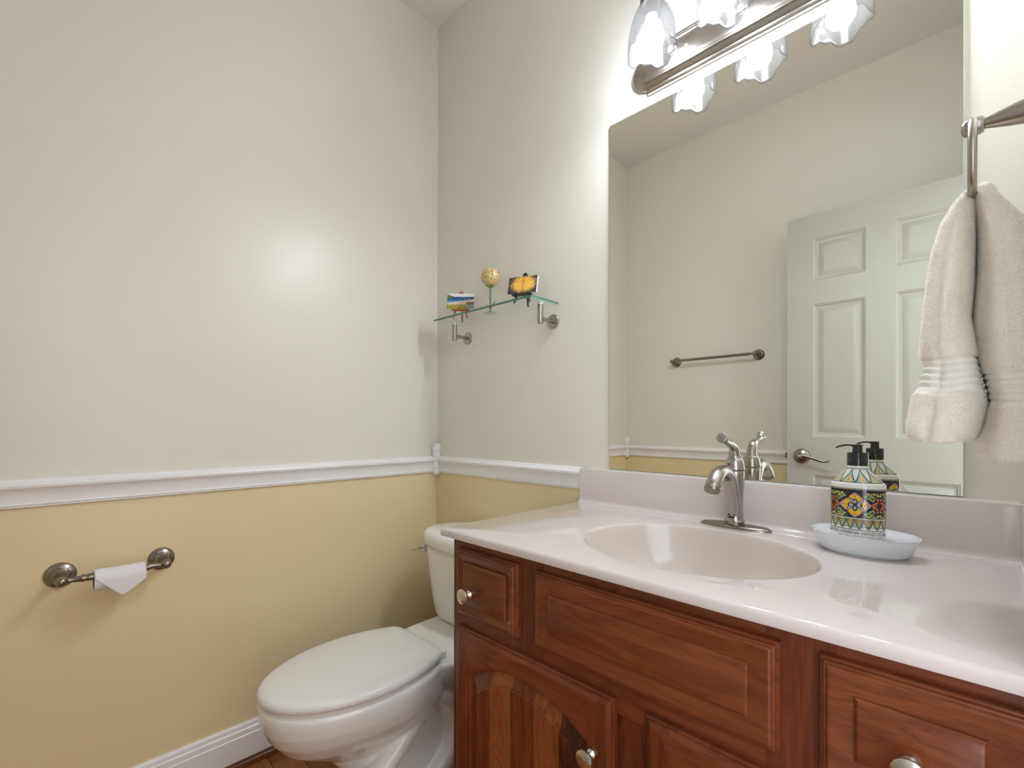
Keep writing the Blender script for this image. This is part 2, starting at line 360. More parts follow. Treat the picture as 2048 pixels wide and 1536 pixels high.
for nm, sh, a, b, nv in (('left', 'trim_6', (0, 0, 0), (0, -L, 0), (1, 0, 0)), ('back', 'trim_7', (0, 0, 0), (0.788, 0, 0), (0, -1, 0)), ('front', 'trim_8', (0, -L, 0), (W, -L, 0), (0, 1, 0))):
    struct(moulding(BASE, a, b, nv).build('baseboard_' + nm, 'trim', smooth=25), 'white moulded baseboard of the %s wall' % nm, 'baseboard')
    struct(moulding(SHOE, a, b, nv).build(sh, 'shoe', smooth=30), 'brown quarter-round shoe moulding of the %s wall' % nm, 'trim')
# doorway jamb
jm = MB().box(W - 0.001, W + T + 0.001, DY0, DY0 + 0.010, 0, DH - 0.012).box(W - 0.001, W + T + 0.001, DY1 - 0.012, DY1, 0, DH - 0.012).box(W - 0.001, W + T + 0.001, DY0, DY1, DH - 0.012, DH)
struct(jm.build('trim_9', 'trim', smooth=0), 'white jamb lining the doorway', 'trim')

# ------------------------------------------------------------------ open six-panel door (seen in the mirror)
def rect_loop(x0, x1, z0, z1, y, i, n=1):
    a = [(x0 + i, z0 + i), (x1 - i, z0 + i), (x1 - i, z1 - i), (x0 + i, z1 - i)]
    return [Vector((p[0], y, p[1])) for p in a]
dx0, dx1, dyf, dz0, dz1 = 1.0205, 1.7275, -1.3065, 0.012, 2.044
db = MB()
px = [dx0, 1.126, 1.321, 1.4225, 1.618, dx1]; pz = [dz0, 0.19, 0.844, 1.020, 1.629, 1.738, 1.9315, dz1]
for i in range(5):
    for j in range(7):
        x0, x1, z0, z1 = px[i], px[i + 1], pz[j], pz[j + 1]
        if i in (1, 3) and j in (1, 3, 5):
            prof = [(0, 0), (0.003, -0.003), (0.008, -0.0045), (0.010, -0.009), (0.020, -0.0105), (0.042, -0.003), (0.044, -0.003)]
            rings = [rect_loop(x0, x1, z0, z1, dyf + d, k) for k, d in prof]
            db.loft(rings, cap0=False, cap1=True)
        else:
            db.add([(x0, dyf, z0), (x1, dyf, z0), (x1, dyf, z1), (x0, dyf, z1)], [(0, 1, 2, 3)])
yb = dyf - 0.035
db.add([(dx0, yb, dz0), (dx1, yb, dz0), (dx1, yb, dz1), (dx0, yb, dz1), (dx0, dyf, dz0), (dx1, dyf, dz0), (dx1, dyf, dz1), (dx0, dyf, dz1)],
       [(3, 2, 1, 0), (0, 1, 5, 4), (1, 2, 6, 5), (2, 3, 7, 6), (3, 0, 4, 7)])
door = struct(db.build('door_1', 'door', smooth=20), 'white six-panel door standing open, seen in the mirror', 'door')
hx, hz = 1.082, 0.930
hd = MB().lathe([(0.0, 0.0), (0.033, 0.0), (0.0335, 0.004), (0.031, 0.009), (0.026, 0.0125), (0.015, 0.015), (0.011, 0.019), (0.0105, 0.043), (0.0125, 0.045), (0.0125, 0.056), (0.0105, 0.058), (0, 0.0585)], (hx, dyf, hz), (0, 1, 0), 32)
hd.tube([(hx - 0.004, dyf + 0.050, hz), (hx + 0.02, dyf + 0.0505, hz + 0.001), (hx + 0.05, dyf + 0.0495, hz - 0.006), (hx + 0.08, dyf + 0.048, hz - 0.017), (hx + 0.105, dyf + 0.047, hz - 0.019), (hx + 0.118, dyf + 0.046, hz - 0.014)],
        [0.010, 0.009, 0.0065, 0.0055, 0.005, 0.003], 14, flat=(1, 0.7))
h = hd.build('door_handle', 'nickel_dark', door)
MB().lathe([(0, 0.058), (0.0045, 0.058), (0.0045, 0.061), (0.003, 0.062), (0, 0.062)], (hx, dyf, hz), (0, 1, 0), 14).build('lock_button', 'satin', h)
MB().box(dx0 - 0.012, dx0 + 0.002, dyf - 0.024, dyf - 0.012, hz - 0.014, hz + 0.012).build('latch', 'nickel_dark', door, bevel=0.002)

# ------------------------------------------------------------------ mirror
mx0, mx1, mz0, mz1, my = 0.8709, 1.6406, 0.941, 1.9746, -0.006
mr = thing('wall_mirror', 'large frameless rectangular mirror on the wall above the backsplash', 'mirror', (1.256, 0, mz0))
MB().add([(mx0 + .0012, my, mz0 + .0012), (mx1 - .0012, my, mz0 + .0012), (mx1 - .0012, my, mz1 - .0012), (mx0 + .0012, my, mz1 - .0012)], [(0, 1, 2, 3)]).build('mirror_surface', 'mirror', mr, smooth=0, recalc=False)
ed = MB(); o = [rect_loop(mx0, mx1, mz0, mz1, -0.0005, 0), rect_loop(mx0, mx1, mz0, mz1, my + 0.0012, 0), rect_loop(mx0, mx1, mz0, mz1, my, 0.0012)]
ed.loft(o, cap0=True, cap1=False)
ed.build('polished_edge', 'mirror_edge', mr, smooth=0)

# ------------------------------------------------------------------ vanity cabinet
YF, YD = -0.53, -0.549
CX0, CX1, CT = 0.788, W - 0.002, 0.8155
van = thing('vanity_cabinet', 'reddish cherry vanity cabinet under the pale sink top', 'cabinet', ((CX0 + CX1) / 2, YF / 2, 0))
body = MB()
cols = [(CX0, 0.83, 0), (0.83, 1.012, 1), (1.012, 1.045, 0), (1.045, 1.475, 1), (1.475, 1.515, 0), (1.515, CX1, 1)]
body.box(CX0, CX1, YF + 0.02, -0.002, 0.10, CT - 0.155, 1)
body.box(CX0, CX0 + 0.018, YF + 0.02, -0.002, CT - 0.155, CT, 1).box(CX1 - 0.018, CX1, YF + 0.02, -0.002, CT - 0.155, CT, 1)
for a, b, hz_ in ((CX0, 0.834, 1), (0.990, 1.066, 1), (1.455, 1.535, 1), (1.68, CX1, 1)): body.box(a, b, YF, YF + 0.02, 0.10, CT, 1)
for a, b in ((0.834, 0.990), (1.066, 1.455), (1.535, 1.68)):
    body.box(a, b, YF, YF + 0.02, 0.765, CT, 0); body.box(a, b, YF, YF + 0.02, 0.59, 0.67, 0); body.box(a, b, YF, YF + 0.02, 0.10, 0.14, 0)
    body.box(a, b, YF + 0.008, YF + 0.02, 0.67, 0.765, 0); body.box(a, b, YF + 0.008, YF + 0.02, 0.14, 0.59, 1)
body.build('cabinet_body', ['wood_h', 'wood_v'], van, smooth=0)
MB().box(CX0, CX1, YF + 0.065, YF + 0.08, 0, 0.10).build('toe_kick', 'wood_h', van, smooth=0)

OUT = [(0, YF + 0.0003), (0, YF - 0.0095), (0.0012, YF - 0.0110), (0.0032, YF - 0.0112), (0.0036, YF - 0.0125), (0.0045, YF - 0.0150), (0.0062, YF - 0.0160), (0.0068, YF - 0.0158), (0.0085, YF - 0.0180), (0.0110, YF - 0.0190)]
def knob(x, z, parent, y=YD):
    k = MB().lathe([(0, 0), (0.0095, 0), (0.010, 0.002), (0.0092, 0.0055), (0.0065, 0.008), (0.0052, 0.011), (0.0056, 0.0155), (0.009, 0.0185), (0.0155, 0.0205), (0.0164, 0.0225), (0.0158, 0.0245), (0.0125, 0.0265), (0.007, 0.0278), (0, 0.0282)],
                   (x, y, z), (0, -1, 0), 32)
    return k.build('knob', 'satin', parent, smooth=40)
def slab_front(name, x0, x1, z0, z1, knob_at=None, band=0.027, gx=None):
    b = MB(); loops = OUT + [(band, YF - 0.0138), (band + 0.0002, YF - 0.0138), (band + 0.0006, YF - 0.0172), (band + 0.0028, YF - 0.0193), (band + 0.005, YF - 0.0200)]
    b.loft([rect_loop(x0, x1, z0, z1, y, i) for i, y in loops])
    o = b.build(name, 'wood_h', van, smooth=18)
    if knob_at: knob(knob_at[0], knob_at[1], o, YF - 0.020)
    return o
slab_front('drawer', 0.8135, 1.0035, 0.6465, 0.794, (0.869, 0.703))
slab_front('false_front', 1.0505, 1.474, 0.6465, 0.7925, None, 0.036)
slab_front('drawer', 1.5185, 1.7005, 0.6465, 0.794, (1.605, 0.708), 0.036)

def arch_loop(x0, x1, z0, zs, za, y, i, n=24):
    x0 += i; x1 -= i; z0 += i; zs -= i; za -= i; xc = (x0 + x1) / 2; hw = (x1 - x0) / 2
    pts = [(x0 + (x1 - x0) * k / n, z0) for k in range(n)] + [(x1, z0 + (zs - z0) * k / n) for k in range(n)]
    for k in range(n):
        x = x1 - (x1 - x0) * k / n; u = (x - xc) / hw; pts.append((x, zs + (za - zs) * (1 - u * u)))
    pts += [(x0, zs - (zs - z0) * k / n) for k in range(n)]
    return [Vector((p[0], y, p[1])) for p in pts]
def rect_loop_n(x0, x1, z0, z1, y, i, n=24):
    x0 += i; x1 -= i; z0 += i; z1 -= i
    pts = [(x0 + (x1 - x0) * k / n, z0) for k in range(n)] + [(x1, z0 + (z1 - z0) * k / n) for k in range(n)] + [(x1 - (x1 - x0) * k / n, z1) for k in range(n)] + [(x0, z1 - (z1 - z0) * k / n) for k in range(n)]
    return [Vector((p[0], y, p[1])) for p in pts]
def arched_door(x0, x1, z0, z1, kx, kz):
    st = 0.046; b = MB()
    rings = [rect_loop_n(x0, x1, z0, z1, y, i) for i, y in OUT]
    ox0, ox1, oz0, ozs, oza = x0 + st - 0.006, x1 - st, z0 + 0.055, z1 - 0.088, z1 - 0.040
    b.loft(rings, cap1=False)
    b.loft([rings[-1], arch_loop(ox0, ox1, oz0, ozs, oza, YF - 0.019, 0)], False, False)
    ins = [(0, YF - 0.019), (0.0015, YF - 0.0180), (0.0045, YF - 0.0172), (0.0050, YF - 0.0125), (0.0085, YF - 0.0100), (0.0090, YF - 0.0060), (0.0110, YF - 0.0060), (0.0330, YF - 0.0145), (0.0333, YF - 0.0170), (0.0355, YF - 0.0182)]
    npan = len(b.f)
    b.loft([arch_loop(ox0, ox1, oz0, ozs, oza, y, i) for i, y in ins[:6]], False, False)
    b.loft([arch_loop(ox0, ox1, oz0, ozs, oza, y, i) for i, y in ins[5:]], False, True, mi=2)
    for fi, f in enumerate(b.f):
        if b.mi[fi] == 2: continue
        c = sum((Vector(b.v[i]) for i in f), Vector()) / len(f)
        b.mi[fi] = 0 if (x0 + st < c.x < x1 - st) else 1
    o = b.build('door', ['wood_h', 'wood_v', 'wood_p'], van, smooth=18)
    knob(kx, kz, o, YF - 0.019)
    return o
arched_door(0.8135, 1.227, 0.125, 0.6175, 1.189, 0.513)
arched_door(1.2855, 1.699, 0.125, 0.6175, 1.323, 0.513)

# ------------------------------------------------------------------ vanity top with integral basin
ZT, ZB = 0.8345, 0.8155
SX0, SX1, SY0, SY1 = XV, W - 0.001, -0.5573, -0.001
ec = Vector((1.2504, -0.302)); ea, eb = 0.2204, 0.1834
top = thing('vanity_countertop', 'glossy pinkish-white cultured marble sink top with oval basin', 'countertop', (1.25, -0.28, ZB))
def slab_loop(i, z, n=40):
    x0, x1, y0, y1 = SX0 + i, SX1 - i, SY0 + i, SY1 - i
    pts = [(x0 + (x1 - x0) * k / n, y0) for k in range(n)] + [(x1, y0 + (y1 - y0) * k / n) for k in range(n)] + [(x1 - (x1 - x0) * k / n, y1) for k in range(n)] + [(x0, y1 - (y1 - y0) * k / n) for k in range(n)]
    return [Vector((p[0], p[1], z)) for p in pts]
def ell_loop(ref, s, z, s2=None):
    r = []
    for p in ref:
        a = math.atan2((p.y - ec.y) / eb, (p.x - ec.x) / ea); r.append(Vector((ec.x + ea * s * math.cos(a), ec.y + eb * s * math.sin(a), z)))
    return r
ref = slab_loop(0.007, ZT)
sl = MB()
sl.loft([slab_loop(0.004, ZB), slab_loop(0.001, ZB + 0.001), slab_loop(0, ZB + 0.004), slab_loop(0, ZT - 0.008), slab_loop(0.0008, ZT - 0.0045), slab_loop(0.003, ZT - 0.0015), slab_loop(0.007, ZT), ell_loop(ref, 1.03, ZT), ell_loop(ref, 1.012, ZT - 0.0004), ell_loop(ref, 1.0, ZT - 0.0016)], False, False)
sl.loft([slab_loop(0.004, ZB), ell_loop(ref, 1.06, ZB)], False, False)
sl.build('slab', 'marble', top, smooth=50)
bs = [(1.0, ZT - 0.0016), (0.992, ZT - 0.004), (0.985, ZT - 0.008), (0.965, ZT - 0.024), (0.93, ZT - 0.05), (0.87, ZT - 0.078), (0.76, ZT - 0.104), (0.58, ZT - 0.123), (0.36, ZT - 0.132), (0.13, ZT - 0.137)]
MB().loft([ell_loop(ref, s, z) for s, z in bs] + [ell_loop(ref, 0.10, ZT - 0.138)], False, True).build('basin', 'bowl', top, smooth=60)
MB().lathe([(0.0, 0.002), (0.012, 0.002), (0.016, 0.003), (0.021, 0.002), (0.0225, 0.0)], (ec.x, ec.y, ZT - 0.1375), (0, 0, 1), 28).build('drain', 'nickel', top)
BZ = 0.9378
sp = MB(); pr = [(-0.001, ZT - 0.001), (-0.031, ZT - 0.001), (-0.030, ZT + 0.0001), (-0.0255, ZT + 0.0012), (-0.0222, ZT + 0.0040), (-0.0205, ZT + 0.0080), (-0.020, ZT + 0.012), (-0.020, BZ - 0.004), (-0.0188, BZ - 0.001), (-0.016, BZ), (-0.001, BZ)]
sp.loft([[Vector((x, y, z)) for y, z in pr] for x in (XV + 0.002, W - 0.001)]); sp.build('backsplash', 'marble', top, smooth=35)
ss = MB(); ss.loft([[Vector((W + y, yy, z)) for y, z in pr] for yy in (-0.0205, -0.545)]); ss.build('side_splash', 'marble', top, smooth=35)
MB().box(XV + 0.03, W - 0.02, -0.0075, -0.001, BZ - 0.0005, BZ + 0.0016).build('caulk_line', 'tape', top, bevel=0.0006)

# ------------------------------------------------------------------ faucet
fx, fy = 1.2535, -0.064
fc = thing('faucet', 'brushed nickel single-lever faucet behind the oval basin', 'faucet', (fx, fy, ZT))
def oval(a, b, z, n=40, p=2.0): return [Vector((fx + a * abs(math.cos(t)) ** (2 / p) * (1 if math.cos(t) >= 0 else -1), fy + b * abs(math.sin(t)) ** (2 / p) * (1 if math.sin(t) >= 0 else -1), z)) for t in [2 * PI * k / n for k in range(n)]]
MB().loft([oval(0.0795, 0.0275, ZT, p=2.2), oval(0.0795, 0.0275, ZT + 0.0015, p=2.2), oval(0.077, 0.0262, ZT + 0.004, p=2.2), oval(0.0735, 0.0235, ZT + 0.0068, p=2.2), oval(0.055, 0.017, ZT + 0.0085, p=2.2), oval(0.02, 0.01, ZT + 0.009, p=2.2)]).build('deck_plate', 'nickel_dark', fc, smooth=40)
MB().lathe([(0.0185, 0.006), (0.0195, 0.008), (0.0195, 0.0125), (0.0215, 0.0135), (0.0222, 0.0155), (0.0205, 0.0185), (0.0185, 0.022), (0.0178, 0.032), (0.0178, 0.055), (0.0186, 0.080), (0.0202, 0.105), (0.0212, 0.122), (0.0213, 0.131), (0.0205, 0.1325)], (fx, fy, ZT), n=36).build('body', 'nickel', fc, smooth=40)
cap = MB().lathe([(0.0205, 0.1345), (0.0222, 0.1352), (0.0226, 0.137), (0.0215, 0.141), (0.0205, 0.150), (0.0185, 0.157), (0.0160, 0.1615), (0.0150, 0.1625), (0.0152, 0.1637), (0.0145, 0.1650), (0.0140, 0.1665), (0.0, 0.1668)], (fx, fy, ZT), n=36).build('handle_base', 'nickel', fc, smooth=40)
z0 = ZT
lv = MB().tube([(fx, fy, z0 + 0.163), (fx, fy - 0.002, z0 + 0.173), (fx, fy - 0.008, z0 + 0.186), (fx, fy - 0.022, z0 + 0.194), (fx, fy - 0.044, z0 + 0.199), (fx, fy - 0.062, z0 + 0.2045), (fx, fy - 0.073, z0 + 0.2085), (fx, fy - 0.079, z0 + 0.211)],
               [0.0142, 0.0122, 0.0108, 0.0098, 0.0078, 0.0075, 0.0105, 0.0125], 20)
lv.tube([(fx, fy - 0.079, z0 + 0.211), (fx, fy - 0.081, z0 + 0.2118), (fx, fy - 0.0825, z0 + 0.2125)], [0.0125, 0.0110, 0.004], 20)
lv.build('lever', 'nickel', cap, smooth=50)
MB().lathe([(0, 0.0), (0.0028, 0.0), (0.0026, 0.001), (0, 0.0012)], (fx - 0.0065, fy - 0.0196, ZT + 0.148), (-0.32, -0.92, 0.25), 14).build('hot_cold_dot', 'red', cap)
spt = MB().tube([(fx, fy - 0.004, z0 + 0.030), (fx, fy - 0.010, z0 + 0.062), (fx, fy - 0.022, z0 + 0.098), (fx, fy - 0.045, z0 + 0.126), (fx, fy - 0.075, z0 + 0.136), (fx, fy - 0.104, z0 + 0.130), (fx, fy - 0.125, z0 + 0.114), (fx, fy - 0.132, z0 + 0.104)],
                [0.0172, 0.0168, 0.0165, 0.016, 0.0158, 0.016, 0.0162, 0.0158], 24, flat=(1.0, 0.92))
spt.build('spout', 'nickel', fc, smooth=50)
MB().tube([(fx, fy - 0.1318, z0 + 0.1045), (fx, fy - 0.1338, z0 + 0.1015), (fx, fy - 0.1365, z0 + 0.0975)], [0.0166, 0.0172, 0.0158], 24, flat=(1, 0.95)).build('aerator', 'nickel_dark', fc, smooth=40)
lg = MB()
for k in range(2):
    for j in range(5): lg.box(fx - 0.0085 + j * 0.0030, fx - 0.0063 + j * 0.0030, fy - 0.0199, fy - 0.0183, z0 + 0.030 - k * 0.006, z0 + 0.0335 - k * 0.006)
lg.build('maker_mark', 'dark', fc, smooth=0)

# ------------------------------------------------------------------ soap dish
dc = Vector((1.5035, -0.114)); da, dbb, drot = 0.0855, 0.067, -0.16
def d_loop(a, b, z, n=56):
    r = []
    for k in range(n):
        t = 2 * PI * k / n; x, y = a * math.copysign(abs(math.cos(t)) ** 0.95, math.cos(t)), b * math.copysign(abs(math.sin(t)) ** 1.0, math.sin(t))
        r.append(Vector((dc.x + x * math.cos(drot) - y * math.sin(drot), dc.y + x * math.sin(drot) + y * math.cos(drot), z)))
    return r
zr = 0.8715
dd = MB(); prof = [(0.76, 0), (0.785, 0.0015), (0.80, 0.004)]
for k in range(6):
    zz = 0.005 + k * 0.0046; s = 0.805 + 0.17 * (zz / 0.034) ** 0.8; prof += [(s, zz), (s + 0.010, zz + 0.0018), (s + 0.011, zz + 0.0034)]
prof += [(0.985, 0.0350), (1.0, 0.0362), (0.998, 0.0370), (0.975, 0.0370), (0.955, 0.0355), (0.90, 0.0305), (0.80, 0.0280), (0.60, 0.0266), (0.2, 0.0265)]
dd.loft([d_loop(da * s, dbb * s, ZT + z) for s, z in prof])
tag(dd.build('soap_dish', 'dish', smooth=40), 'white ridged oval stoneware dish on the vanity top beneath the soap bottle', 'dish')

# ------------------------------------------------------------------ soap bottle
bx, by, bz = 1.4955, -0.116, 0.8612
soap = thing('soap_bottle', 'patterned yellow and navy hand soap bottle with black pump', 'soap dispenser', (bx, by, bz))
BA, BB = 0.0432, 0.0285
NA, NZ = 360, 250
def b_sec(z):
    """(a, b) of the oval section at height z above the bottle foot"""
    prof = [(0.0, 0.94), (0.0015, 0.985), (0.004, 1.0), (0.098, 1.0), (0.1015, 0.995), (0.1035, 0.975), (0.1055, 0.93), (0.128, 0.50), (0.1315, 0.41), (0.1365, 0.40)]
    for (z0_, s0), (z1_, s1) in zip(prof, prof[1:]):
        if z <= z1_:
            s = s0 + (s1 - s0) * (z - z0_) / (z1_ - z0_); break
    else: s = 0.40
    a = BA * s; rr = 0.0175
    w = min(max((z - 0.1055) / 0.0235, 0), 1); w1 = min(max((z - 0.129) / 0.002, 0), 1)
    if z > 0.1055: a = BA * 0.93 * (1 - w) + 0.0185 * w - 0.0012 * w1; return a, BB * 0.93 * (1 - w) + 0.0178 * w - 0.0008 * w1
    return a, BB * s
def label_paint(u, z):
    """arc position u (metres from the middle of the front) and height z -> pigment colours"""
    n = u.shape; col = np.zeros(n + (3,)); 
    def c(r, g, b): return np.array(srgb(r, g, b)[:3])
    white, navy, yel, org, grn, dgr, lil, blk, red_, cream = c(232, 230, 224), c(26, 20, 36), c(236, 196, 36), c(232, 132, 40), c(104, 142, 84), c(46, 74, 54), c(172, 166, 206), c(22, 26, 26), c(206, 74, 40), c(240, 214, 160)
    col[:] = white
    def put(mask, k): col[mask] = k
    mid = 0.0645
    mainm = (z > 0.0405) & (z < 0.0925)
    put(mainm, navy)
    rs = np.random.RandomState(4)
    # scattered foliage, berries, scrolls repeated around the bottle
    per = 0.0375
    v = z - mid
    for rep in (-2, -1, 0, 1, 2):
        cx = rep * 2 * per
        for sx in (-1, 1):
            for sy in (-1, 1):
                for (ax, ay, ra, rb, ang, colr) in ((0.0185, 0.0185, 0.0060, 0.0022, 0.6, grn), (0.0215, 0.0130, 0.0052, 0.0020, -0.5, grn), (0.0245, 0.0190, 0.0050, 0.0019, 1.1, grn), (0.0150, 0.0215, 0.0050, 0.0018, 0.1, dgr), (0.0285, 0.0100, 0.0042, 0.0018, 0.9, grn), (0.0330, 0.0150, 0.0050, 0.0018, -0.8, dgr),
                                                    (0.0320, 0.0210, 0.0042, 0.0016, 0.3, grn), (0.0345, 0.0070, 0.0050, 0.0011, 1.2, red_), (0.0300, 0.0040, 0.0052, 0.0011, 0.5, org)):
                    px_, py_ = (u - cx) * sx - ax, v * sy - ay
                    X = px_ * math.cos(ang) + py_ * math.sin(ang); Y = -px_ * math.sin(ang) + py_ * math.cos(ang)
                    q = (X / ra) ** 2 + (Y / rb) ** 2
                    put(mainm & (q < 1), colr)
                    if colr is grn: put(mainm & (q < 0.9) & (np.abs(Y) < rb * 0.22), c(176, 196, 130))
                for (ax, ay, r_, colr) in ((0.0205, 0.0215, 0.0021, org), (0.0268, 0.0160, 0.0016, yel), (0.0290, 0.0215, 0.0017, org), (0.0240, 0.0100, 0.0014, yel), (0.0350, 0.0115, 0.0015, red_), (0.0355, 0.0185, 0.0017, yel)):
                    q = ((u - cx) * sx - ax) ** 2 + (v * sy - ay) ** 2
                    put(mainm & (q < r_ * r_), colr); put(mainm & (q < (r_ * 0.5) ** 2), cream)
                sc = np.hypot((u - cx) * sx - 0.0262, v * sy - 0.0125)
                put(mainm & (sc > 0.0026) & (sc < 0.0036), grn)
        # red and orange stem running out from the flower
        put(mainm & (np.abs(v - 0.0012 * np.sin((u - cx) * 420)) < 0.0009) & (np.abs(u - cx) > 0.021) & (np.abs(u - cx) < 0.0335), red_)
        put(mainm & (np.abs(v + 0.0016 * np.sin((u - cx) * 420)) < 0.0006) & (np.abs(u - cx) > 0.022) & (np.abs(u - cx) < 0.0315), org)
        # four-petal flower
        for k in range(4):
            ang = k * PI / 2; X = (u - cx) * math.cos(ang) + v * math.sin(ang); Y = -(u - cx) * math.sin(ang) + v * math.cos(ang)
            ln = 0.0245 if k % 2 == 0 else 0.0228
            tt = np.clip(X / ln, 0, 1)
            hw = 0.0122 * np.sin(PI * tt ** 0.75) ** 0.75
            inside = mainm & (X > 0) & (X < ln)
            put(inside & (np.abs(Y) < hw + 0.0012), blk)
            put(inside & (np.abs(Y) < hw), lil)
            yl = ((X - 0.0118) / 0.0072) ** 2 + (np.abs(Y) / 0.0100) ** 2
            put(inside & ((yl < 1.15) | ((np.abs(Y) < (ln - X) * 0.45) & (X > 0.010) & (X < 0.0185))), red_)
            put(inside & ((yl < 0.92) | ((np.abs(Y) < (ln - X) * 0.33) & (X > 0.010) & (X < 0.0178))), yel)
            put(inside & (X > 0.0135) & (np.abs(Y) < 0.0022) & (X < 0.0168), org)
            gq = ((X - 0.0078) / 0.0036) ** 2 + (Y / 0.0040) ** 2
            put(inside & (gq < 1.25), c(140, 150, 60)); put(inside & (gq < 0.85), c(52, 66, 84)); put(inside & (gq < 0.55), navy)
            put(inside & (((X - 0.0066) / 0.0022) ** 2 + (Y / 0.0015) ** 2 < 1), cream)
        dg = np.minimum(np.abs((u - cx) - v), np.abs((u - cx) + v)); rad = np.hypot(u - cx, v)
        put(mainm & (rad < 0.0118) & (dg < 0.0024 * (1.15 - rad / 0.0118)), c(34, 44, 84))
    # thin ruled lines
    for zz in (0.0405, 0.0385, 0.0925, 0.0945): put(np.abs(z - zz) < 0.00055, c(110, 112, 92))
    put((z > 0.0385) & (z < 0.0405), c(196, 198, 180)); put((np.abs(z - 0.0415) < 0.0004) | (np.abs(z - 0.0925) < 0.0005), blk)
    # leaf scallop band
    lb = (z > 0.0185) & (z < 0.0385); pw = 0.0135
    uu = (u / pw) - np.floor(u / pw) - 0.5; t = (0.0385 - z) / 0.0185
    edge = 0.5 * np.sqrt(np.clip(1 - t ** 2.0, 0, 1))
    put(lb, white)
    put(lb & (np.abs(uu) < edge + 0.02), blk); put(lb & (np.abs(uu) < edge - 0.045), c(122, 146, 112))
    put(lb & (np.abs(uu) < edge - 0.10) & (np.sin(z * 4200 + np.abs(uu) * 14) > 0.35), c(64, 92, 70))
    put(lb & (np.abs(uu) < (0.20 - 0.34 * np.abs(t - 0.28))) & (t < 0.7), c(214, 196, 130))
    put(lb & (np.abs(uu) < (0.13 - 0.30 * np.abs(t - 0.25))) & (t < 0.62), org); put(lb & (np.abs(uu) < (0.06 - 0.2 * np.abs(t - 0.25))) & (t < 0.5), red_)
    put(lb & (np.abs(uu) > 0.44) & (t > 0.72) & (t < 0.85), blk)
    put(np.abs(z - 0.0185) < 0.0007, c(70, 84, 70))
    # shoulder leaves
    sh = (z > 0.1062) & (z < 0.1315)
    return col, sh
ang = np.linspace(0, 2 * PI, NA, endpoint=False) - PI / 2
zs = np.concatenate([np.linspace(0, 0.004, 5)[:-1], np.linspace(0.004, 0.0975, 190), np.linspace(0.098, 0.1365, 56)])
cumu = np.cumsum(np.hypot(BA * (np.cos(np.roll(ang, -1)) - np.cos(ang)), BB * (np.sin(np.roll(ang, -1)) - np.sin(ang)))); cumu = np.concatenate([[0], cumu[:-1]]); per_tot = cumu[-1] + (cumu[1] - cumu[0])
uarc = np.where(cumu > per_tot / 2, cumu - per_tot, cumu)
vb = []; 
for z in zs:
    a, b_ = b_sec(z); vb += [(bx + a * math.cos(t), by + b_ * math.sin(t), bz + z) for t in ang]
UU, ZZ = np.meshgrid(uarc, zs)
colr, shm = label_paint(UU, ZZ)
# shoulder decoration by angle: alternating leaf triangles
TH = np.meshgrid(ang + PI / 2, zs)[0]; k8 = TH / (2 * PI) * 10; fr = k8 - np.floor(k8) - 0.5; tz = (ZZ - 0.1062) / 0.0253
cc = lambda r, g, b: np.array(srgb(r, g, b)[:3])
colr[shm] = cc(218, 220, 208)
colr[shm & (np.abs(fr) < 0.5 * (1 - tz) + 0.04)] = cc(34, 44, 40)
lm = shm & (np.abs(fr) < 0.5 * (1 - tz) - 0.04); colr[lm] = cc(128, 152, 132)
colr[lm & (np.sin(ZZ * 3600 + np.abs(fr) * 26) > 0.2)] = cc(196, 204, 190)
colr[lm & (np.abs(fr) < 0.20 - 0.4 * np.abs(tz - 0.22)) & (tz < 0.45)] = cc(214, 190, 120); colr[lm & (np.abs(fr) < 0.06 - 0.25 * np.abs(tz - 0.2))] = cc(206, 120, 62)
colr[(np.abs(ZZ - 0.1062) < 0.0008) | (np.abs(ZZ - 0.131) < 0.0007)] = cc(74, 84, 76)
bm_ = MB(); bm_.loft([[Vector(vb[i * NA + j]) for j in range(NA)] for i in range(len(zs))])
bo = bm_.build('bottle', 'label', soap, smooth=60, recalc=False)
at = bo.data.color_attributes.new('pigment', 'FLOAT_COLOR', 'POINT')
at.data.foreach_set('color', np.concatenate([colr.reshape(-1, 3), np.ones((NA * len(zs), 1))], 1).ravel().astype(np.float32))
# printed words wrapped on the bottle
def wrap_text(s, size, uc, zc, shear=0.0):
    cu = bpy.data.curves.new('lettering', 'FONT'); cu.body = s; cu.size = size; cu.align_x = 'CENTER'; cu.resolution_u = 3; cu.shear = shear
    ob = bpy.data.objects.new('lettering', cu); C.objects.link(ob); dg = bpy.context.evaluated_depsgraph_get(); dg.update()
    me = bpy.data.meshes.new_from_object(ob.evaluated_get(dg)); 
    vs = [Vector((v.co.x * 0.76, v.co.y, 0)) for v in me.vertices]; fs = [tuple(p.vertices) for p in me.polygons]
    bpy.data.objects.remove(ob); bpy.data.meshes.remove(me)
    order = np.argsort(uarc); ua = uarc[order]; aa = np.unwrap(ang[order])
    out = []
    for p in vs:
        t = float(np.interp(p.x + uc, ua, aa)); out.append((bx + (BA + 0.00025) * math.cos(t), by + (BB + 0.00025) * math.sin(t), bz + zc + p.y))
    return out, fs
tx = MB()
for s_, sz, uc, zc, shr in (('LEMON VERBENA~HAND SOAP', 0.0096, 0.0005, 0.0095, 0), ):
    v_, f_ = wrap_text(s_, sz, uc, zc, shr); tx.add(v_, f_)
tx.build('lettering', 'ink', bo, smooth=0, recalc=False)
scr = MB(); rr_ = random.Random(3)
def on_b(u, z): 
    order = np.argsort(uarc); t = float(np.interp(u, uarc[order], np.unwrap(ang[order]))); return (bx + (BA + 0.0002) * math.cos(t), by + (BB + 0.0002) * math.sin(t), bz + z)
u0 = -0.028
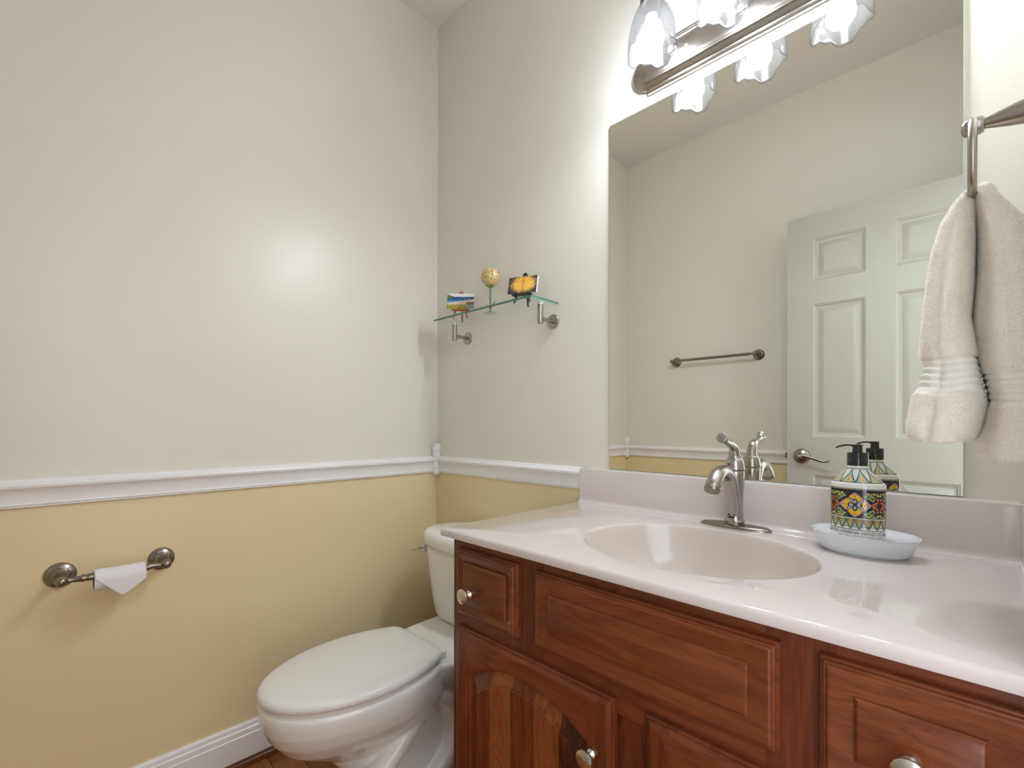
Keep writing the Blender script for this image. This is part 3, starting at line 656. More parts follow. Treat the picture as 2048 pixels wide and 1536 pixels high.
for wlen in (5, 6, 2, 7, 1, 3, 2, 4):
    pts = []
    for k in range(wlen * 2 + 2):
        pts.append(on_b(u0, 0.0050 + (0.0021 if (k % 2) else 0.0002) * rr_.uniform(0.6, 1.5))); u0 += 0.00082
    scr.tube(pts, 0.00017, 5, sub=3); u0 += 0.0016
scr.build('handwritten_line', 'ink', bo, smooth=0)
pump = MB().lathe([(0.0, 0.135), (0.0165, 0.135), (0.0168, 0.1365), (0.0168, 0.1595), (0.0160, 0.1615), (0.0085, 0.1625), (0.0082, 0.1635), (0.0080, 0.172), (0.0084, 0.1735), (0.0, 0.174)], (bx, by, bz), n=36)
pump.build('pump_collar', 'black', soap, smooth=35)
nz_ = MB().loft([[Vector((bx + px_, by + wy * sy, bz + zz)) for sy, zz in ((-1, z1_), (1, z1_), (1, z2_), (-1, z2_))] for px_, wy, z1_, z2_ in
                 ((0.0085, 0.0075, 0.1725, 0.1762), (0.004, 0.0085, 0.1722, 0.1772), (-0.006, 0.008, 0.1722, 0.1772), (-0.014, 0.005, 0.1735, 0.1772), (-0.022, 0.0042, 0.1725, 0.1760), (-0.030, 0.0036, 0.1700, 0.1735), (-0.0345, 0.0030, 0.1675, 0.1708))])
nz_.build('pump_nozzle', 'black', soap, smooth=40, bevel=0.0012)

# ------------------------------------------------------------------ vanity light
VL = thing('vanity_light', 'brushed nickel vanity light bar with three glass tulip shades above the mirror', 'light fixture', (1.2515, 0, 2.065))
zc_, hh = 2.067, 0.062
secl = [(hh, 0), (hh, -0.010), (hh - 0.004, -0.0135), (hh - 0.009, -0.0145), (hh - 0.012, -0.0185), (hh - 0.019, -0.0215), (hh - 0.023, -0.0265), (hh - 0.027, -0.0275), (hh - 0.029, -0.0255), (hh - 0.031, -0.0268), (0.022, -0.0275), (0, -0.028)]
sec = [(zc_ + a, y) for a, y in secl] + [(zc_ - a, y) for a, y in reversed(secl[:-1])]
bp = MB(); XE0, XE1 = 0.998, 1.505
bp.loft([[Vector((x, y, z)) for z, y in sec] for x in (XE0, XE1)])
for xe, s in ((XE0 + 0.006, -1), (XE1 - 0.006, 1)):       # rounded lobes at the ends
    rl = [(0.051, 0), (0.051, -0.010), (0.048, -0.0145), (0.041, -0.0185), (0.032, -0.0225), (0.020, -0.0255), (0.008, -0.0268), (0.0001, -0.027)]
    rings = [[Vector((xe + s * r * 1.05 * math.cos(t), y, zc_ + r * math.sin(t))) for t in [PI * (k / 24) - PI / 2 for k in range(25)]] for r, y in rl]
    bp.loft(rings, False, False, closed=False)
bp.build('backplate', 'nickel', VL, smooth=30)
MB().lathe([(0, 0.0), (0.0042, 0.0), (0.0040, 0.002), (0.002, 0.0032), (0, 0.0034)], (1.118, -0.028, 2.068), (0, -1, 0), 14).build('screw', 'satin', VL)
def tulip_mesh():
    b = MB(); n, m = 72, 22; th = 0.0028
    def pt(i, j, off):
        t = i / m; a = 2 * PI * j / n
        prof = [(0, 0.0245), (0.06, 0.030), (0.2, 0.0405), (0.4, 0.050), (0.6, 0.0555), (0.8, 0.0575), (0.92, 0.0572), (1, 0.0575)]
        for (t0, r0), (t1, r1) in zip(prof, prof[1:]):
            if t <= t1 + 1e-9: r = r0 + (r1 - r0) * (t - t0) / (t1 - t0); break
        sq = 1 + 0.065 * math.cos(4 * a) * min(1, t * 1.6) + 0.02 * math.cos(8 * a) * t ** 3
        r = (r - off) * sq * 1.04
        z = -0.118 * t + (0.0075 * math.cos(4 * a + PI) + 0.0030 * math.cos(12 * a)) * max(0, (t - 0.55) / 0.45) ** 1.5
        return Vector((r * math.cos(a), r * math.sin(a), z))
    rings = [[pt(i, j, 0) for j in range(n)] for i in range(m + 1)]
    b.loft(rings, False, False)
    return b
BXs = (1.074, 1.2515, 1.429); LY = -0.13; ZN = 2.135
for k, x in enumerate(BXs):
    sb = tulip_mesh(); sb.v = [(p[0] + x, p[1] + LY, p[2] + ZN) for p in sb.v]
    sh = sb.build('lamp_shade', 'shade', VL, smooth=60)
    md = sh.modifiers.new('thickness', 'SOLIDIFY'); md.thickness = 0.003; md.offset = -1
    blb = MB(); blb.lathe([(0.0135, 0.062), (0.0135, 0.050), (0.018, 0.040), (0.0250, 0.026), (0.0290, 0.010), (0.0300, 0.0), (0.0285, -0.011), (0.0235, -0.0195), (0.0150, -0.0262), (0.006, -0.0295), (0.0001, -0.030)], (x, LY, 2.046), n=28)
    blb.build('bulb', 'bulb', VL, smooth=60)
    MB().lathe([(0.0145, -0.032), (0.0150, -0.004), (0.0262, -0.003), (0.0275, -0.006), (0.0285, 0.0), (0.0280, 0.012), (0.024, 0.022), (0.016, 0.029), (0.010, 0.032), (0, 0.033)], (x, LY, ZN + 0.001), n=28).build('socket_cup', 'nickel_dark', VL, smooth=40)
    ar = MB().tube([(x, -0.020, 2.085), (x, -0.050, 2.092), (x, -0.085, 2.125), (x, -0.110, 2.172), (x, -0.126, 2.184), (x, LY, 2.172), (x, LY, 2.160)], [0.008, 0.007, 0.006, 0.006, 0.006, 0.0065, 0.009], 14)
    ar.lathe([(0.0, 0.0), (0.019, 0.0), (0.018, 0.005), (0.010, 0.010), (0, 0.0105)], (x, -0.028, 2.085), (0, -1, 0), 24)
    ar.build('arm', 'nickel', VL, smooth=40)

# ------------------------------------------------------------------ glass shelf with its ornaments
GX0, GX1, GY0, GZ0, GZ1 = 0.165, 0.674, -0.138, 1.4715, 1.4785
sf = thing('glass_shelf', 'small clear glass shelf with green edges on the back wall', 'shelf', (0.42, 0, 1.42))
gb = MB().box(GX0, GX1, GY0, -0.003, GZ0, GZ1); gb.mi = [0, 0, 1, 0, 0, 1]
gb.build('glass_panel', ['glass', 'glass_edge'], sf, smooth=0)
for x in (0.2065, 0.6505):
    br = MB().lathe([(0, 0), (0.0235, 0), (0.024, 0.0015), (0.024, 0.006), (0.0228, 0.0075), (0, 0.0075)], (x, 0, 1.419), (0, -1, 0), 36)
    br.lathe([(0.0065, 0.006), (0.0065, 0.067)], (x, 0, 1.419), (0, -1, 0), 20)
    br.lathe([(0, -0.017), (0.0095, -0.017), (0.010, -0.016), (0.010, 0.039), (0.0088, 0.0395), (0.0088, 0.0415), (0.010, 0.042), (0.010, 0.0440), (0, 0.0440)], (x, -0.069, 1.419), n=28)
    o = br.build('bracket', 'nickel', sf, smooth=35)
    MB().lathe([(0, 0.0440), (0.0098, 0.0440), (0.0098, 0.0525), (0, 0.0525)], (x, -0.069, 1.419), n=28).build('clamp_pad', 'clamp', o, smooth=35)

def paint_canvas(name, label, cx, cyb, zb, w, h, rot, tilt, fn, th=0.008, led=0.03):
    """stretched canvas leaning back by tilt; front faces -y before the rot turn"""
    t = thing(name, label, 'painting', (cx, cyb, zb))
    ct, st_, cr, sr = math.cos(tilt), math.sin(tilt), math.cos(rot), math.sin(rot)
    def T_(x, y, z):
        y -= th + 0.003; y2, z2 = y * ct + z * st_ + 0.30 * led, -y * st_ * 0.3 + z * ct
        return (cx + x * cr - y2 * sr, cyb + x * sr + y2 * cr, zb + z2)
    b = MB(); b.box(-w / 2, w / 2, 0, th, 0, h); b.v = [T_(*p) for p in b.v]
    b.build('stretcher', 'canvas', t, smooth=0)
    nx, nz2 = 150, 110
    xs = np.linspace(-w / 2, w / 2, nx); zs_ = np.linspace(0, h, nz2)
    g = MB(); g.loft([[Vector(T_(x, -0.0006, z)) for x in xs] for z in zs_], False, False, closed=False)
    o = g.build('painted_face', 'pig', t, smooth=0, recalc=False)
    X, Z = np.meshgrid(np.linspace(0, 1, nx), np.linspace(0, 1, nz2)); colr_ = fn(X, Z)
    a = o.data.color_attributes.new('pigment', 'FLOAT_COLOR', 'POINT'); a.data.foreach_set('color', np.concatenate([colr_.reshape(-1, 3), np.ones((nx * nz2, 1))], 1).ravel().astype(np.float32))
    return t
def noise2(X, Z, sx, sz, seed):
    r = np.random.RandomState(seed); nx, nz2 = int(sx) + 2, int(sz) + 2; gd = r.rand(nz2, nx); x, z = X * sx, Z * sz; i, j = np.floor(x).astype(int), np.floor(z).astype(int); fx_, fz_ = x - i, z - j
    return gd[j, i] * (1 - fx_) * (1 - fz_) + gd[j, i + 1] * fx_ * (1 - fz_) + gd[j + 1, i] * (1 - fx_) * fz_ + gd[j + 1, i + 1] * fx_ * fz_
def mixc(a, b, t): return a * (1 - t[..., None]) + b * t[..., None]
def seascape(X, Z):
    k = cc; n1 = noise2(X, Z, 60, 20, 1); n2 = noise2(X, Z, 40, 60, 2); n3 = noise2(X, Z, 90, 30, 5)
    col = np.zeros(X.shape + (3,)); col[:] = k(236, 238, 240)
    sea = Z < 0.80 - 0.02 * X
    d = np.clip((0.80 - Z) / 0.45, 0, 1); s = mixc(mixc(k(30, 60, 130), k(36, 116, 178), np.clip(d * 1.8, 0, 1)), k(130, 196, 210), np.clip((d - 0.5) * 1.6, 0, 1)); s = mixc(s, k(220, 232, 236), np.clip((n1 - 0.72) * 4, 0, 1))
    col[sea] = s[sea]
    hill = (Z > 0.68 - 0.0 * X + 0.28 * X) & (Z < 1.0 - 0.62 * X - 0.06 * n1) & (X < 0.42); col[hill] = mixc(k(62, 84, 44), k(150, 158, 96), n2)[hill]
    sand = Z < 0.40 + 0.24 * X - 0.1 * (n1 - 0.5); col[sand] = mixc(k(214, 196, 160), k(238, 226, 200), n1)[sand]
    grass = (Z < 0.28 + 0.09 * np.sin(X * 60) * n2) & (X < 0.74); gcol = mixc(k(70, 92, 36), k(206, 196, 74), n3); col[grass] = gcol[grass]
    roof = (X > 0.70) & (Z > 0.30) & (Z < 0.44 + 0.05 * (n1 - 0.5)); col[roof] = mixc(k(98, 72, 62), k(150, 110, 92), n2)[roof]
    hs = (X > 0.72) & (Z < 0.30); col[hs] = mixc(k(60, 96, 128), k(196, 196, 180), n2)[hs]
    return col
def sunset(X, Z):
    k = cc; n1 = noise2(X, Z, 70, 50, 3); n2 = noise2(X, Z, 26, 60, 4); n3 = noise2(X, Z, 110, 90, 9)
    r = np.sqrt(((X - 0.53) / 0.46) ** 2 + ((Z - 0.55) / 0.52) ** 2) + 0.55 * (n1 - 0.5) + 0.25 * (n3 - 0.5)
    col = mixc(k(236, 196, 60), k(222, 150, 40), n2); col = mixc(col, k(250, 232, 150), np.clip((n3 - 0.5) * 2, 0, 1))
    rd = np.exp(-((X - 0.52) / 0.05) ** 2) * np.clip(0.3 + n2, 0, 1) * 0.75; col = mixc(col, k(214, 96, 40), rd)
    dk = np.clip((r - 0.78) * 5, 0, 1); col = mixc(col, mixc(k(30, 28, 40), k(150, 148, 150), np.clip((n3 - 0.62) * 3, 0, 1)), dk)
    ln = np.abs(Z - 0.72 - 0.03 * X) < 0.012; col[ln] = mixc(k(60, 40, 30), k(190, 110, 50), n1)[ln]
    return col
def easel(name, label, mat, cx, yf_, w, h, rot, led):
    """tiny three-legged easel: ledge bar, two front legs, back leg, head block; yf_ = y of the ledge"""
    t = thing(name, label, 'easel', (cx, yf_, GZ1))
    cr, sr = math.cos(rot), math.sin(rot)
    def T_(p): return (cx + p[0] * cr - p[1] * sr, yf_ + p[0] * sr + p[1] * cr, GZ1 + p[2])
    def bar(p0, p1, wx, wy, nm):
        p0, p1 = Vector(p0), Vector(p1); rg = [[Vector(T_((p.x + sx * wx, p.y + sy * wy, p.z))) for sx, sy in ((-1, -1), (1, -1), (1, 1), (-1, 1))] for p in (p0, p1)]
        MB().loft(rg).build(nm, mat, t, smooth=0, bevel=0.0008)
    lean = 0.30
    for s in (-1, 1): bar((s * w * 0.5, -0.004, 0.0), (s * w * 0.14, lean * h, h), 0.003, 0.0022, 'leg')
    bar((0, lean * h + 0.030, 0.0), (0, lean * h + 0.001, h - 0.004), 0.003, 0.0022, 'back_leg')
    b = MB().box(-w * 0.62, w * 0.62, -0.020 + lean * led, lean * led + 0.001, led - 0.006, led); b.v = [T_(p) for p in b.v]; b.build('ledge', mat, t, smooth=0, bevel=0.001)
    b = MB(); b.loft([[Vector(T_((sx * ww, lean * zz + sy, zz))) for sx, sy in ((-1, -0.004), (1, -0.004), (1, 0.004), (-1, 0.004))] for ww, zz in ((0.010, h - 0.02), (0.009, h - 0.002), (0.007, h + 0.006), (0.004, h + 0.010))]); b.build('head_block', mat, t, smooth=0, bevel=0.0008)
    return t
LEAN = math.atan(0.30)
easel('tabletop_easel', 'tiny orange-stained wooden easel at the left end of the glass shelf', 'pine', 0.250, -0.076, 0.054, 0.104, 0.75, 0.0385)
paint_canvas('mini_canvas', 'mini seascape painting of blue sea and beach on wooden easel', 0.250, -0.0765, GZ1 + 0.0387, 0.105, 0.066, 0.75, LEAN, seascape, th=0.006, led=0.0385)
easel('tabletop_easel', 'tiny black easel at the right end of the glass shelf', 'ebony', 0.584, -0.084, 0.054, 0.098, 0.40, 0.030)
paint_canvas('mini_canvas', 'mini yellow sunset painting with black surround on black easel', 0.584, -0.0845, GZ1 + 0.0302, 0.101, 0.063, 0.40, LEAN, sunset, th=0.011, led=0.030)

# glass tulip ornament
tx_, ty_ = 0.400, -0.058
tl = thing('glass_tulip', 'yellow speckled glass tulip ornament on a green stem, mid shelf', 'ornament', (tx_, ty_, GZ1))
MB().lathe([(0, 0), (0.0235, 0), (0.0242, 0.001), (0.0225, 0.0025), (0.012, 0.0038), (0.004, 0.005), (0, 0.005)], (tx_, ty_, GZ1), n=32).build('foot', 'base_glass', tl, smooth=40)
MB().tube([(tx_, ty_, GZ1 + 0.003), (tx_, ty_, GZ1 + 0.05), (tx_, ty_, GZ1 + 0.094)], 0.0034, 12).build('stem', 'stem', tl)
for s, zt in ((-1, 0.034), (1, 0.036)):
    lf = MB(); pts = [(0.0, 0.010, 0.0012), (0.008, 0.024, 0.0042), (0.018, 0.034, 0.0042), (0.030, 0.040, 0.0008)]
    lf.loft([[Vector((tx_ + s * x, ty_ - wv, GZ1 + z)), Vector((tx_ + s * x, ty_, GZ1 + z - 0.0016)), Vector((tx_ + s * x, ty_ + wv, GZ1 + z)), Vector((tx_ + s * x, ty_, GZ1 + z + 0.0008))] for x, z, wv in pts]); lf.build('leaf', 'leaf', tl, sub=1)
pet = MB(); n, m = 80, 36; colp = []
for i in range(m + 1):
    t = i / m; ring = []
    for j in range(n):
        a = 2 * PI * j / n; r = 0.0345 * (math.sin(min(t * 1.32, 1) * PI / 2) ** 0.62) * (1 - 0.16 * max(0, t - 0.55) / 0.45); r *= 1 + 0.05 * abs(math.cos(2.5 * a)) * (t > 0.1)
        z = 0.092 + 0.060 * t + 0.008 * (abs(math.cos(2.5 * a)) - 0.5) * t ** 3; ring.append(Vector((tx_ + max(r, 0.002) * math.cos(a), ty_ + max(r, 0.002) * math.sin(a), GZ1 + z)))
        q = math.sin(a * 7 + t * 9) * math.sin(a * 3 - t * 14) + 0.5 * math.sin(a * 13 + t * 23); base = (214, 178, 96) if q > 0.35 else ((222, 204, 152) if q > -0.35 else (196, 140, 56))
        if t < 0.16: base = (126, 140, 60)
        if q > 1.05: base = (70, 96, 58)
        if q < -1.0: base = (222, 228, 214)
        colp.append(srgb(*base))
    pet.v += [tuple(p) for p in ring]
for i in range(m):
    for j in range(n): k = (j + 1) % n; pet.f.append((i * n + j, i * n + k, (i + 1) * n + k, (i + 1) * n + j)); pet.mi.append(0)
po = pet.build('petals', 'petal', tl, smooth=60, recalc=False); md = po.modifiers.new('thickness', 'SOLIDIFY'); md.thickness = 0.0022; md.offset = -1
a_ = po.data.color_attributes.new('pigment', 'FLOAT_COLOR', 'POINT'); a_.data.foreach_set('color', np.array(colp, dtype=np.float32).ravel())

# ------------------------------------------------------------------ wall-mounted bars: post and rosette
ROS = [(0, 0), (0.0310, 0), (0.0318, 0.002), (0.0308, 0.005), (0.0285, 0.0075), (0.0225, 0.0105), (0.0205, 0.0115), (0.0195, 0.0145), (0.0150, 0.0175), (0.0125, 0.022), (0.0110, 0.030), (0.0100, 0.045), (0.0098, 0.058), (0.0112, 0.064), (0.0128, 0.071), (0.0120, 0.079), (0.0085, 0.0845), (0.004, 0.087), (0, 0.0875)]
tp = thing('toilet_paper_holder', 'brushed nickel toilet paper holder with two posts on the yellow wall', 'toilet paper holder', (0, -1.069, 0.690))
for y in (-1.1735, -0.9655): MB().lathe(ROS, (0, y, 0.6895), (1, 0, 0), 36).build('post', 'nickel_dark', tp, smooth=35)
y0_, y1_ = -1.1735, -0.9655; BXp = 0.0735
bar = [(0.0045, 0.010), (0.0065, 0.012), (0.0065, 0.014), (0.0058, 0.016), (0.0060, 0.020), (0.0078, 0.036), (0.0080, 0.037), (0.0105, 0.0375), (0.0105, 0.040), (0.0082, 0.0405), (0.0078, 0.043), (0.0088, 0.047), (0.0092, 0.056)]
LL = y1_ - y0_; bar = bar + [(r, LL - h_) for r, h_ in reversed(bar)]
MB().lathe(bar, (BXp, y0_, 0.6895), (0, 1, 0), 24).build('roller', 'nickel_dark', tp, smooth=35)
# the nearly finished roll, its end folded to a point
rx_, rz_, ro, ri = BXp + 0.0015, 0.6785, 0.0265, 0.0215
roll = thing('toilet_paper_roll', 'nearly empty white toilet paper roll with its end folded to a point', 'toilet paper', (rx_, -1.0635, rz_))
YA, YB = -1.1145, -1.0125
rb = MB(); rb.lathe([(ri, 0), (ro, 0), (ro, YB - YA), (ri, YB - YA)], (rx_, YA, rz_), (0, 1, 0), 48, caps=False)
rb.build('paper_roll', 'paper', roll, smooth=40)
cb = MB(); cb.lathe([(ri - 0.001, 0.0004), (ri, 0.0004), (ri, YB - YA - 0.0004), (ri - 0.001, YB - YA - 0.0004), (ri - 0.001, 0.0004)], (rx_, YA, rz_), (0, 1, 0), 48, caps=False); cb.build('cardboard_core', 'card', roll, smooth=40)
sh_ = MB(); n = 24; rows = []
def sheet(s):
    """arc length along the hanging sheet -> (x, z): over the top, down the front, then free"""
    rr2 = ro + 0.0008; a = s / rr2
    if a < PI * 0.5: return rx_ + rr2 * math.sin(a), rz_ + rr2 * math.cos(a)
    d = s - rr2 * PI * 0.5; return rx_ + rr2 - 0.02 * d * 0.3 + 0.10 * d * d * 2, rz_ - d
S1 = (ro + .0008) * PI * 0.5; ends = S1 + 0.001; tip = S1 + 0.044
for k in range(n + 1):
    f = k / n; row = []
    for j in range(25):
        q = j / 24; yy = YA + (YB - YA) * q
        lim = ends - 0.012 + (tip - ends + 0.012) * (q / 0.53 if q < 0.53 else 1 - (q - 0.53) / 0.47 * 0.62)
        x_, z_ = sheet(f * lim); row.append(Vector((x_ + 0.0006, yy, z_)))
    rows.append(row)
sh_.loft(rows, False, False, closed=False); so = sh_.build('folded_sheet', 'paper', roll, smooth=60); md = so.modifiers.new('thickness', 'SOLIDIFY'); md.thickness = 0.0008; md.offset = 1

# towel bar on the front wall (seen in the mirror)
tb = thing('towel_bar', 'brushed nickel towel bar reflected in the mirror', 'towel bar', (0.585, -L, 1.457))
for x in (0.351, 0.818): MB().lathe([(r * 0.94, h_ * 0.87) for r, h_ in ROS], (x, -L, 1.457), (0, 1, 0), 32).build('post', 'nickel_dark', tb, smooth=35)
bl = 0.818 - 0.351; bprof = [(0.003, 0.006), (0.0065, 0.010), (0.0058, 0.016), (0.0066, 0.030), (0.0095, 0.0315), (0.0095, 0.034), (0.0078, 0.035), (0.0078, 0.04)]
MB().lathe(bprof + [(r, bl - h_) for r, h_ in reversed(bprof)], (0.351, -L + 0.065, 1.457), (1, 0, 0), 20).build('bar', 'nickel_dark', tb, smooth=35)

# ------------------------------------------------------------------ toilet
tcx = 0.421
toi = thing('toilet', 'white two-piece toilet with closed lid between the wall and vanity', 'toilet', (tcx, -0.43, 0))
def sup(cx, cy, a, bf, bb, z, n=64, p=2.4, rot=0):
    """oval with different front (bf) and back (bb) half-lengths"""
    r = []
    for k in range(n):
        t = 2 * PI * k / n; c_, s_ = math.cos(t), math.sin(t); b = bb if s_ > 0 else bf
        r.append(Vector((cx + a * math.copysign(abs(c_) ** (2 / p), c_), cy + b * math.copysign(abs(s_) ** (2 / p), s_), z)))
    return r
# tank
tk = MB(); tank = [(0.372, 0.156, 0.070, 0.075), (0.382, 0.175, 0.082, 0.085), (0.398, 0.186, 0.090, 0.090), (0.46, 0.199, 0.096, 0.093), (0.55, 0.214, 0.102, 0.096), (0.640, 0.225, 0.107, 0.098)]
tk.loft([sup(tcx, -0.125, a, bf, bb, z, p=4.2) for z, a, bf, bb in tank]); tk.build('tank', 'porcelain', toi, smooth=50)
ld = MB(); lid = [(0.634, 0.228, 0.110, 0.101), (0.636, 0.237, 0.120, 0.106), (0.650, 0.243, 0.127, 0.108), (0.668, 0.245, 0.129, 0.109), (0.682, 0.242, 0.126, 0.107), (0.692, 0.231, 0.116, 0.100), (0.698, 0.208, 0.098, 0.088), (0.701, 0.15, 0.07, 0.065), (0.702, 0.05, 0.025, 0.02)]
ld.loft([sup(tcx, -0.125, a, bf, bb, z, p=3.0) for z, a, bf, bb in lid]); ld.build('tank_lid', 'porcelain', toi, smooth=60)
lvr = MB().box(tcx - 0.232, tcx - 0.220, -0.208, -0.184, 0.598, 0.628); lvr.tube([(tcx - 0.231, -0.196, 0.614), (tcx - 0.241, -0.199, 0.614), (tcx - 0.245, -0.215, 0.613), (tcx - 0.247, -0.245, 0.611)], [0.006, 0.006, 0.0055, 0.006], 10)
lvr.build('flush_lever', 'chrome', toi, bevel=0.002)
# bowl, pedestal and trapway grown together
bw = MB()
bsec = [(0.0, -0.36, 0.108, 0.285, 0.235), (0.012, -0.36, 0.108, 0.285, 0.235), (0.03, -0.36, 0.100, 0.275, 0.23), (0.07, -0.37, 0.090, 0.255, 0.22), (0.13, -0.39, 0.086, 0.24, 0.20), (0.18, -0.42, 0.092, 0.25, 0.18), (0.215, -0.46, 0.112, 0.27, 0.17), (0.25, -0.50, 0.138, 0.282, 0.20),
        (0.29, -0.525, 0.162, 0.288, 0.22), (0.325, -0.54, 0.174, 0.290, 0.22), (0.355, -0.545, 0.178, 0.290, 0.22), (0.372, -0.545, 0.178, 0.289, 0.22), (0.378, -0.545, 0.172, 0.284, 0.215)]
bw.loft([sup(tcx, cy, a, bf, bb, z, p=2.15) for z, cy, a, bf, bb in bsec])
deck = [(0.18, 0.07, 0.09), (0.26, 0.095, 0.10), (0.31, 0.135, 0.11), (0.34, 0.158, 0.125), (0.365, 0.166, 0.13), (0.376, 0.162, 0.126)]
bw.loft([sup(tcx, -0.205, a, 0.24, b, z, p=3.0) for z, a, b in deck])
for s in (-1, 1):
    bw.tube([(tcx + s * 0.0830, -0.62, 0.11), (tcx + s * 0.0950, -0.545, 0.155), (tcx + s * 0.0980, -0.475, 0.225), (tcx + s * 0.0930, -0.405, 0.275), (tcx + s * 0.0910, -0.335, 0.245), (tcx + s * 0.0980, -0.30, 0.165), (tcx + s * 0.1010, -0.335, 0.085), (tcx + s * 0.0980, -0.40, 0.04)], [0.024, 0.030, 0.033, 0.034, 0.034, 0.034, 0.032, 0.026], 16)
bo_ = bw.build('bowl', 'porcelain', toi, smooth=60, recalc=False)
md = bo_.modifiers.new('fuse', 'REMESH'); md.mode = 'VOXEL'; md.voxel_size = 0.0045; md.use_smooth_shade = True
md = bo_.modifiers.new('soften', 'SMOOTH'); md.factor = 0.5; md.iterations = 5
# seat and lid
def egg(s, z, n=48):
    """elongated seat outline: rounded nose, widest in the middle, narrower and square at the hinge end"""
    cy, bf, bk, aw, bw_ = -0.573, 0.2645, 0.202, 0.1775, 0.1235
    right = []
    for k in range(n + 1):
        t = (PI / 2) * k / n; right.append((aw * math.sin(t), cy - bf * math.cos(t)))
    for k in range(1, n + 1):
        u = k / n; w = aw - (aw - bw_) * u ** 1.9
        if u > 0.90: w -= 0.020 * (1 - math.sqrt(max(0, 1 - ((u - 0.90) / 0.10) ** 2)))
        right.append((w, cy + bk * u))
    bx_ = right[-1][0]
    for k in range(1, 9): right.append((bx_ * (1 - k / 8), cy + bk + 0.004 * math.sin(PI / 2 * k / 8)))
    pts = right + [(-x, y) for x, y in reversed(right[1:-1])]
    my = -0.60
    return [Vector((tcx + x * s, my + (y - my) * s, z)) for x, y in pts]
MB().loft([egg(0.94, 0.377), egg(0.955, 0.378), egg(0.96, 0.382), egg(0.955, 0.3865), egg(0.93, 0.388)]).build('seat', 'seat', toi, smooth=50)
lid_ = [(0.93, 0.3895), (0.975, 0.3895), (0.993, 0.391), (1.001, 0.3955), (0.998, 0.4020), (0.985, 0.4075), (0.960, 0.4110), (0.90, 0.4130), (0.75, 0.4150), (0.5, 0.4165), (0.2, 0.417)]
MB().loft([egg(s, z) for s, z in lid_]).build('lid', 'seat', toi, smooth=60)
for s in (-1, 1): MB().box(tcx + s * 0.075 - 0.022 + s * 0.012, tcx + s * 0.075 + 0.022 + s * 0.012, -0.380, -0.352, 0.372, 0.398).build('hinge', 'seat', toi, bevel=0.004, seg=3)
MB().lathe([(0.013, 0.0), (0.0145, 0.003), (0.0135, 0.016), (0.010, 0.021), (0.004, 0.0225), (0, 0.0228)], (tcx + 0.098, -0.38, 0.018), n=24).build('bolt_cap', 'seat', toi, smooth=40)

# ------------------------------------------------------------------ towel ring and towel on the right wall
RX, RY, RZ, RR = 1.652, -0.347, 1.419, 0.0535
tr_ = thing('towel_ring', 'brushed nickel towel ring on a post from the right wall', 'towel ring', (W, RY, RZ + RR))
zp = RZ + RR - 0.003
MB().lathe([(0, 0), (0.029, 0), (0.030, 0.003), (0.028, 0.007), (0.021, 0.0125), (0.0175, 0.020), (0.0150, 0.033), (0.0115, 0.050), (0.0072, 0.066), (0.0068, 0.069), (0.0100, 0.0705), (0.0112, 0.074), (0.0112, 0.083), (0.0105, 0.088), (0.0070, 0.0915), (0, 0.0925)], (W, RY, zp), (-1, 0, 0), 32).build('post', 'nickel', tr_, smooth=40)
MB().tube([(RX, RY + RR * math.sin(t), RZ + RR * math.cos(t)) for t in [2 * PI * k / 24 for k in range(24)]], 0.0046, 16, closed=True, sub=4).build('ring', 'nickel', tr_, smooth=60)

tw = thing('hand_towel', 'thick cream terry hand towel draped through the towel ring', 'towel', (1.66, RY, 1.05))
def interp(tab, z):
    tab = sorted(tab); zs_ = [t[0] for t in tab]; return [float(np.interp(z, zs_, [t[k] for t in tab])) for k in range(1, len(tab[0]))]
# (z, x left, x right, half width in y)
FRONT = [(1.3835, 1.648, 1.655, 0.016), (1.380, 1.643, 1.657, 0.022), (1.367, 1.633, 1.656, 0.028), (1.344, 1.622, 1.654, 0.036), (1.306, 1.613, 1.654, 0.045), (1.266, 1.608, 1.653, 0.052), (1.213, 1.604, 1.650, 0.058), (1.185, 1.602, 1.655, 0.061), (1.166, 1.602, 1.658, 0.062), (1.162, 1.604, 1.658, 0.0612),
         (1.150, 1.6035, 1.660, 0.062), (1.136, 1.6005, 1.662, 0.063), (1.122, 1.598, 1.664, 0.064), (1.118, 1.5955, 1.664, 0.065), (1.092, 1.591, 1.665, 0.068), (1.075, 1.5885, 1.662, 0.070), (1.064, 1.588, 1.659, 0.070), (1.058, 1.590, 1.655, 0.069)]
BACK = [(1.3855, 1.656, 1.668, 0.016), (1.382, 1.652, 1.672, 0.024), (1.367, 1.653, 1.676, 0.032), (1.344, 1.656, 1.690, 0.042), (1.320, 1.657, 1.704, 0.050), (1.27, 1.657, 1.716, 0.060), (1.206, 1.653, 1.726, 0.066), (1.19, 1.654, 1.728, 0.067), (1.165, 1.656, 1.7285, 0.068), (1.140, 1.660, 1.729, 0.068), (1.117, 1.664, 1.729, 0.070), (1.098, 1.666, 1.729, 0.072), (1.065, 1.661, 1.729, 0.074), (1.048, 1.656, 1.729, 0.075), (1.037, 1.658, 1.728, 0.074)]
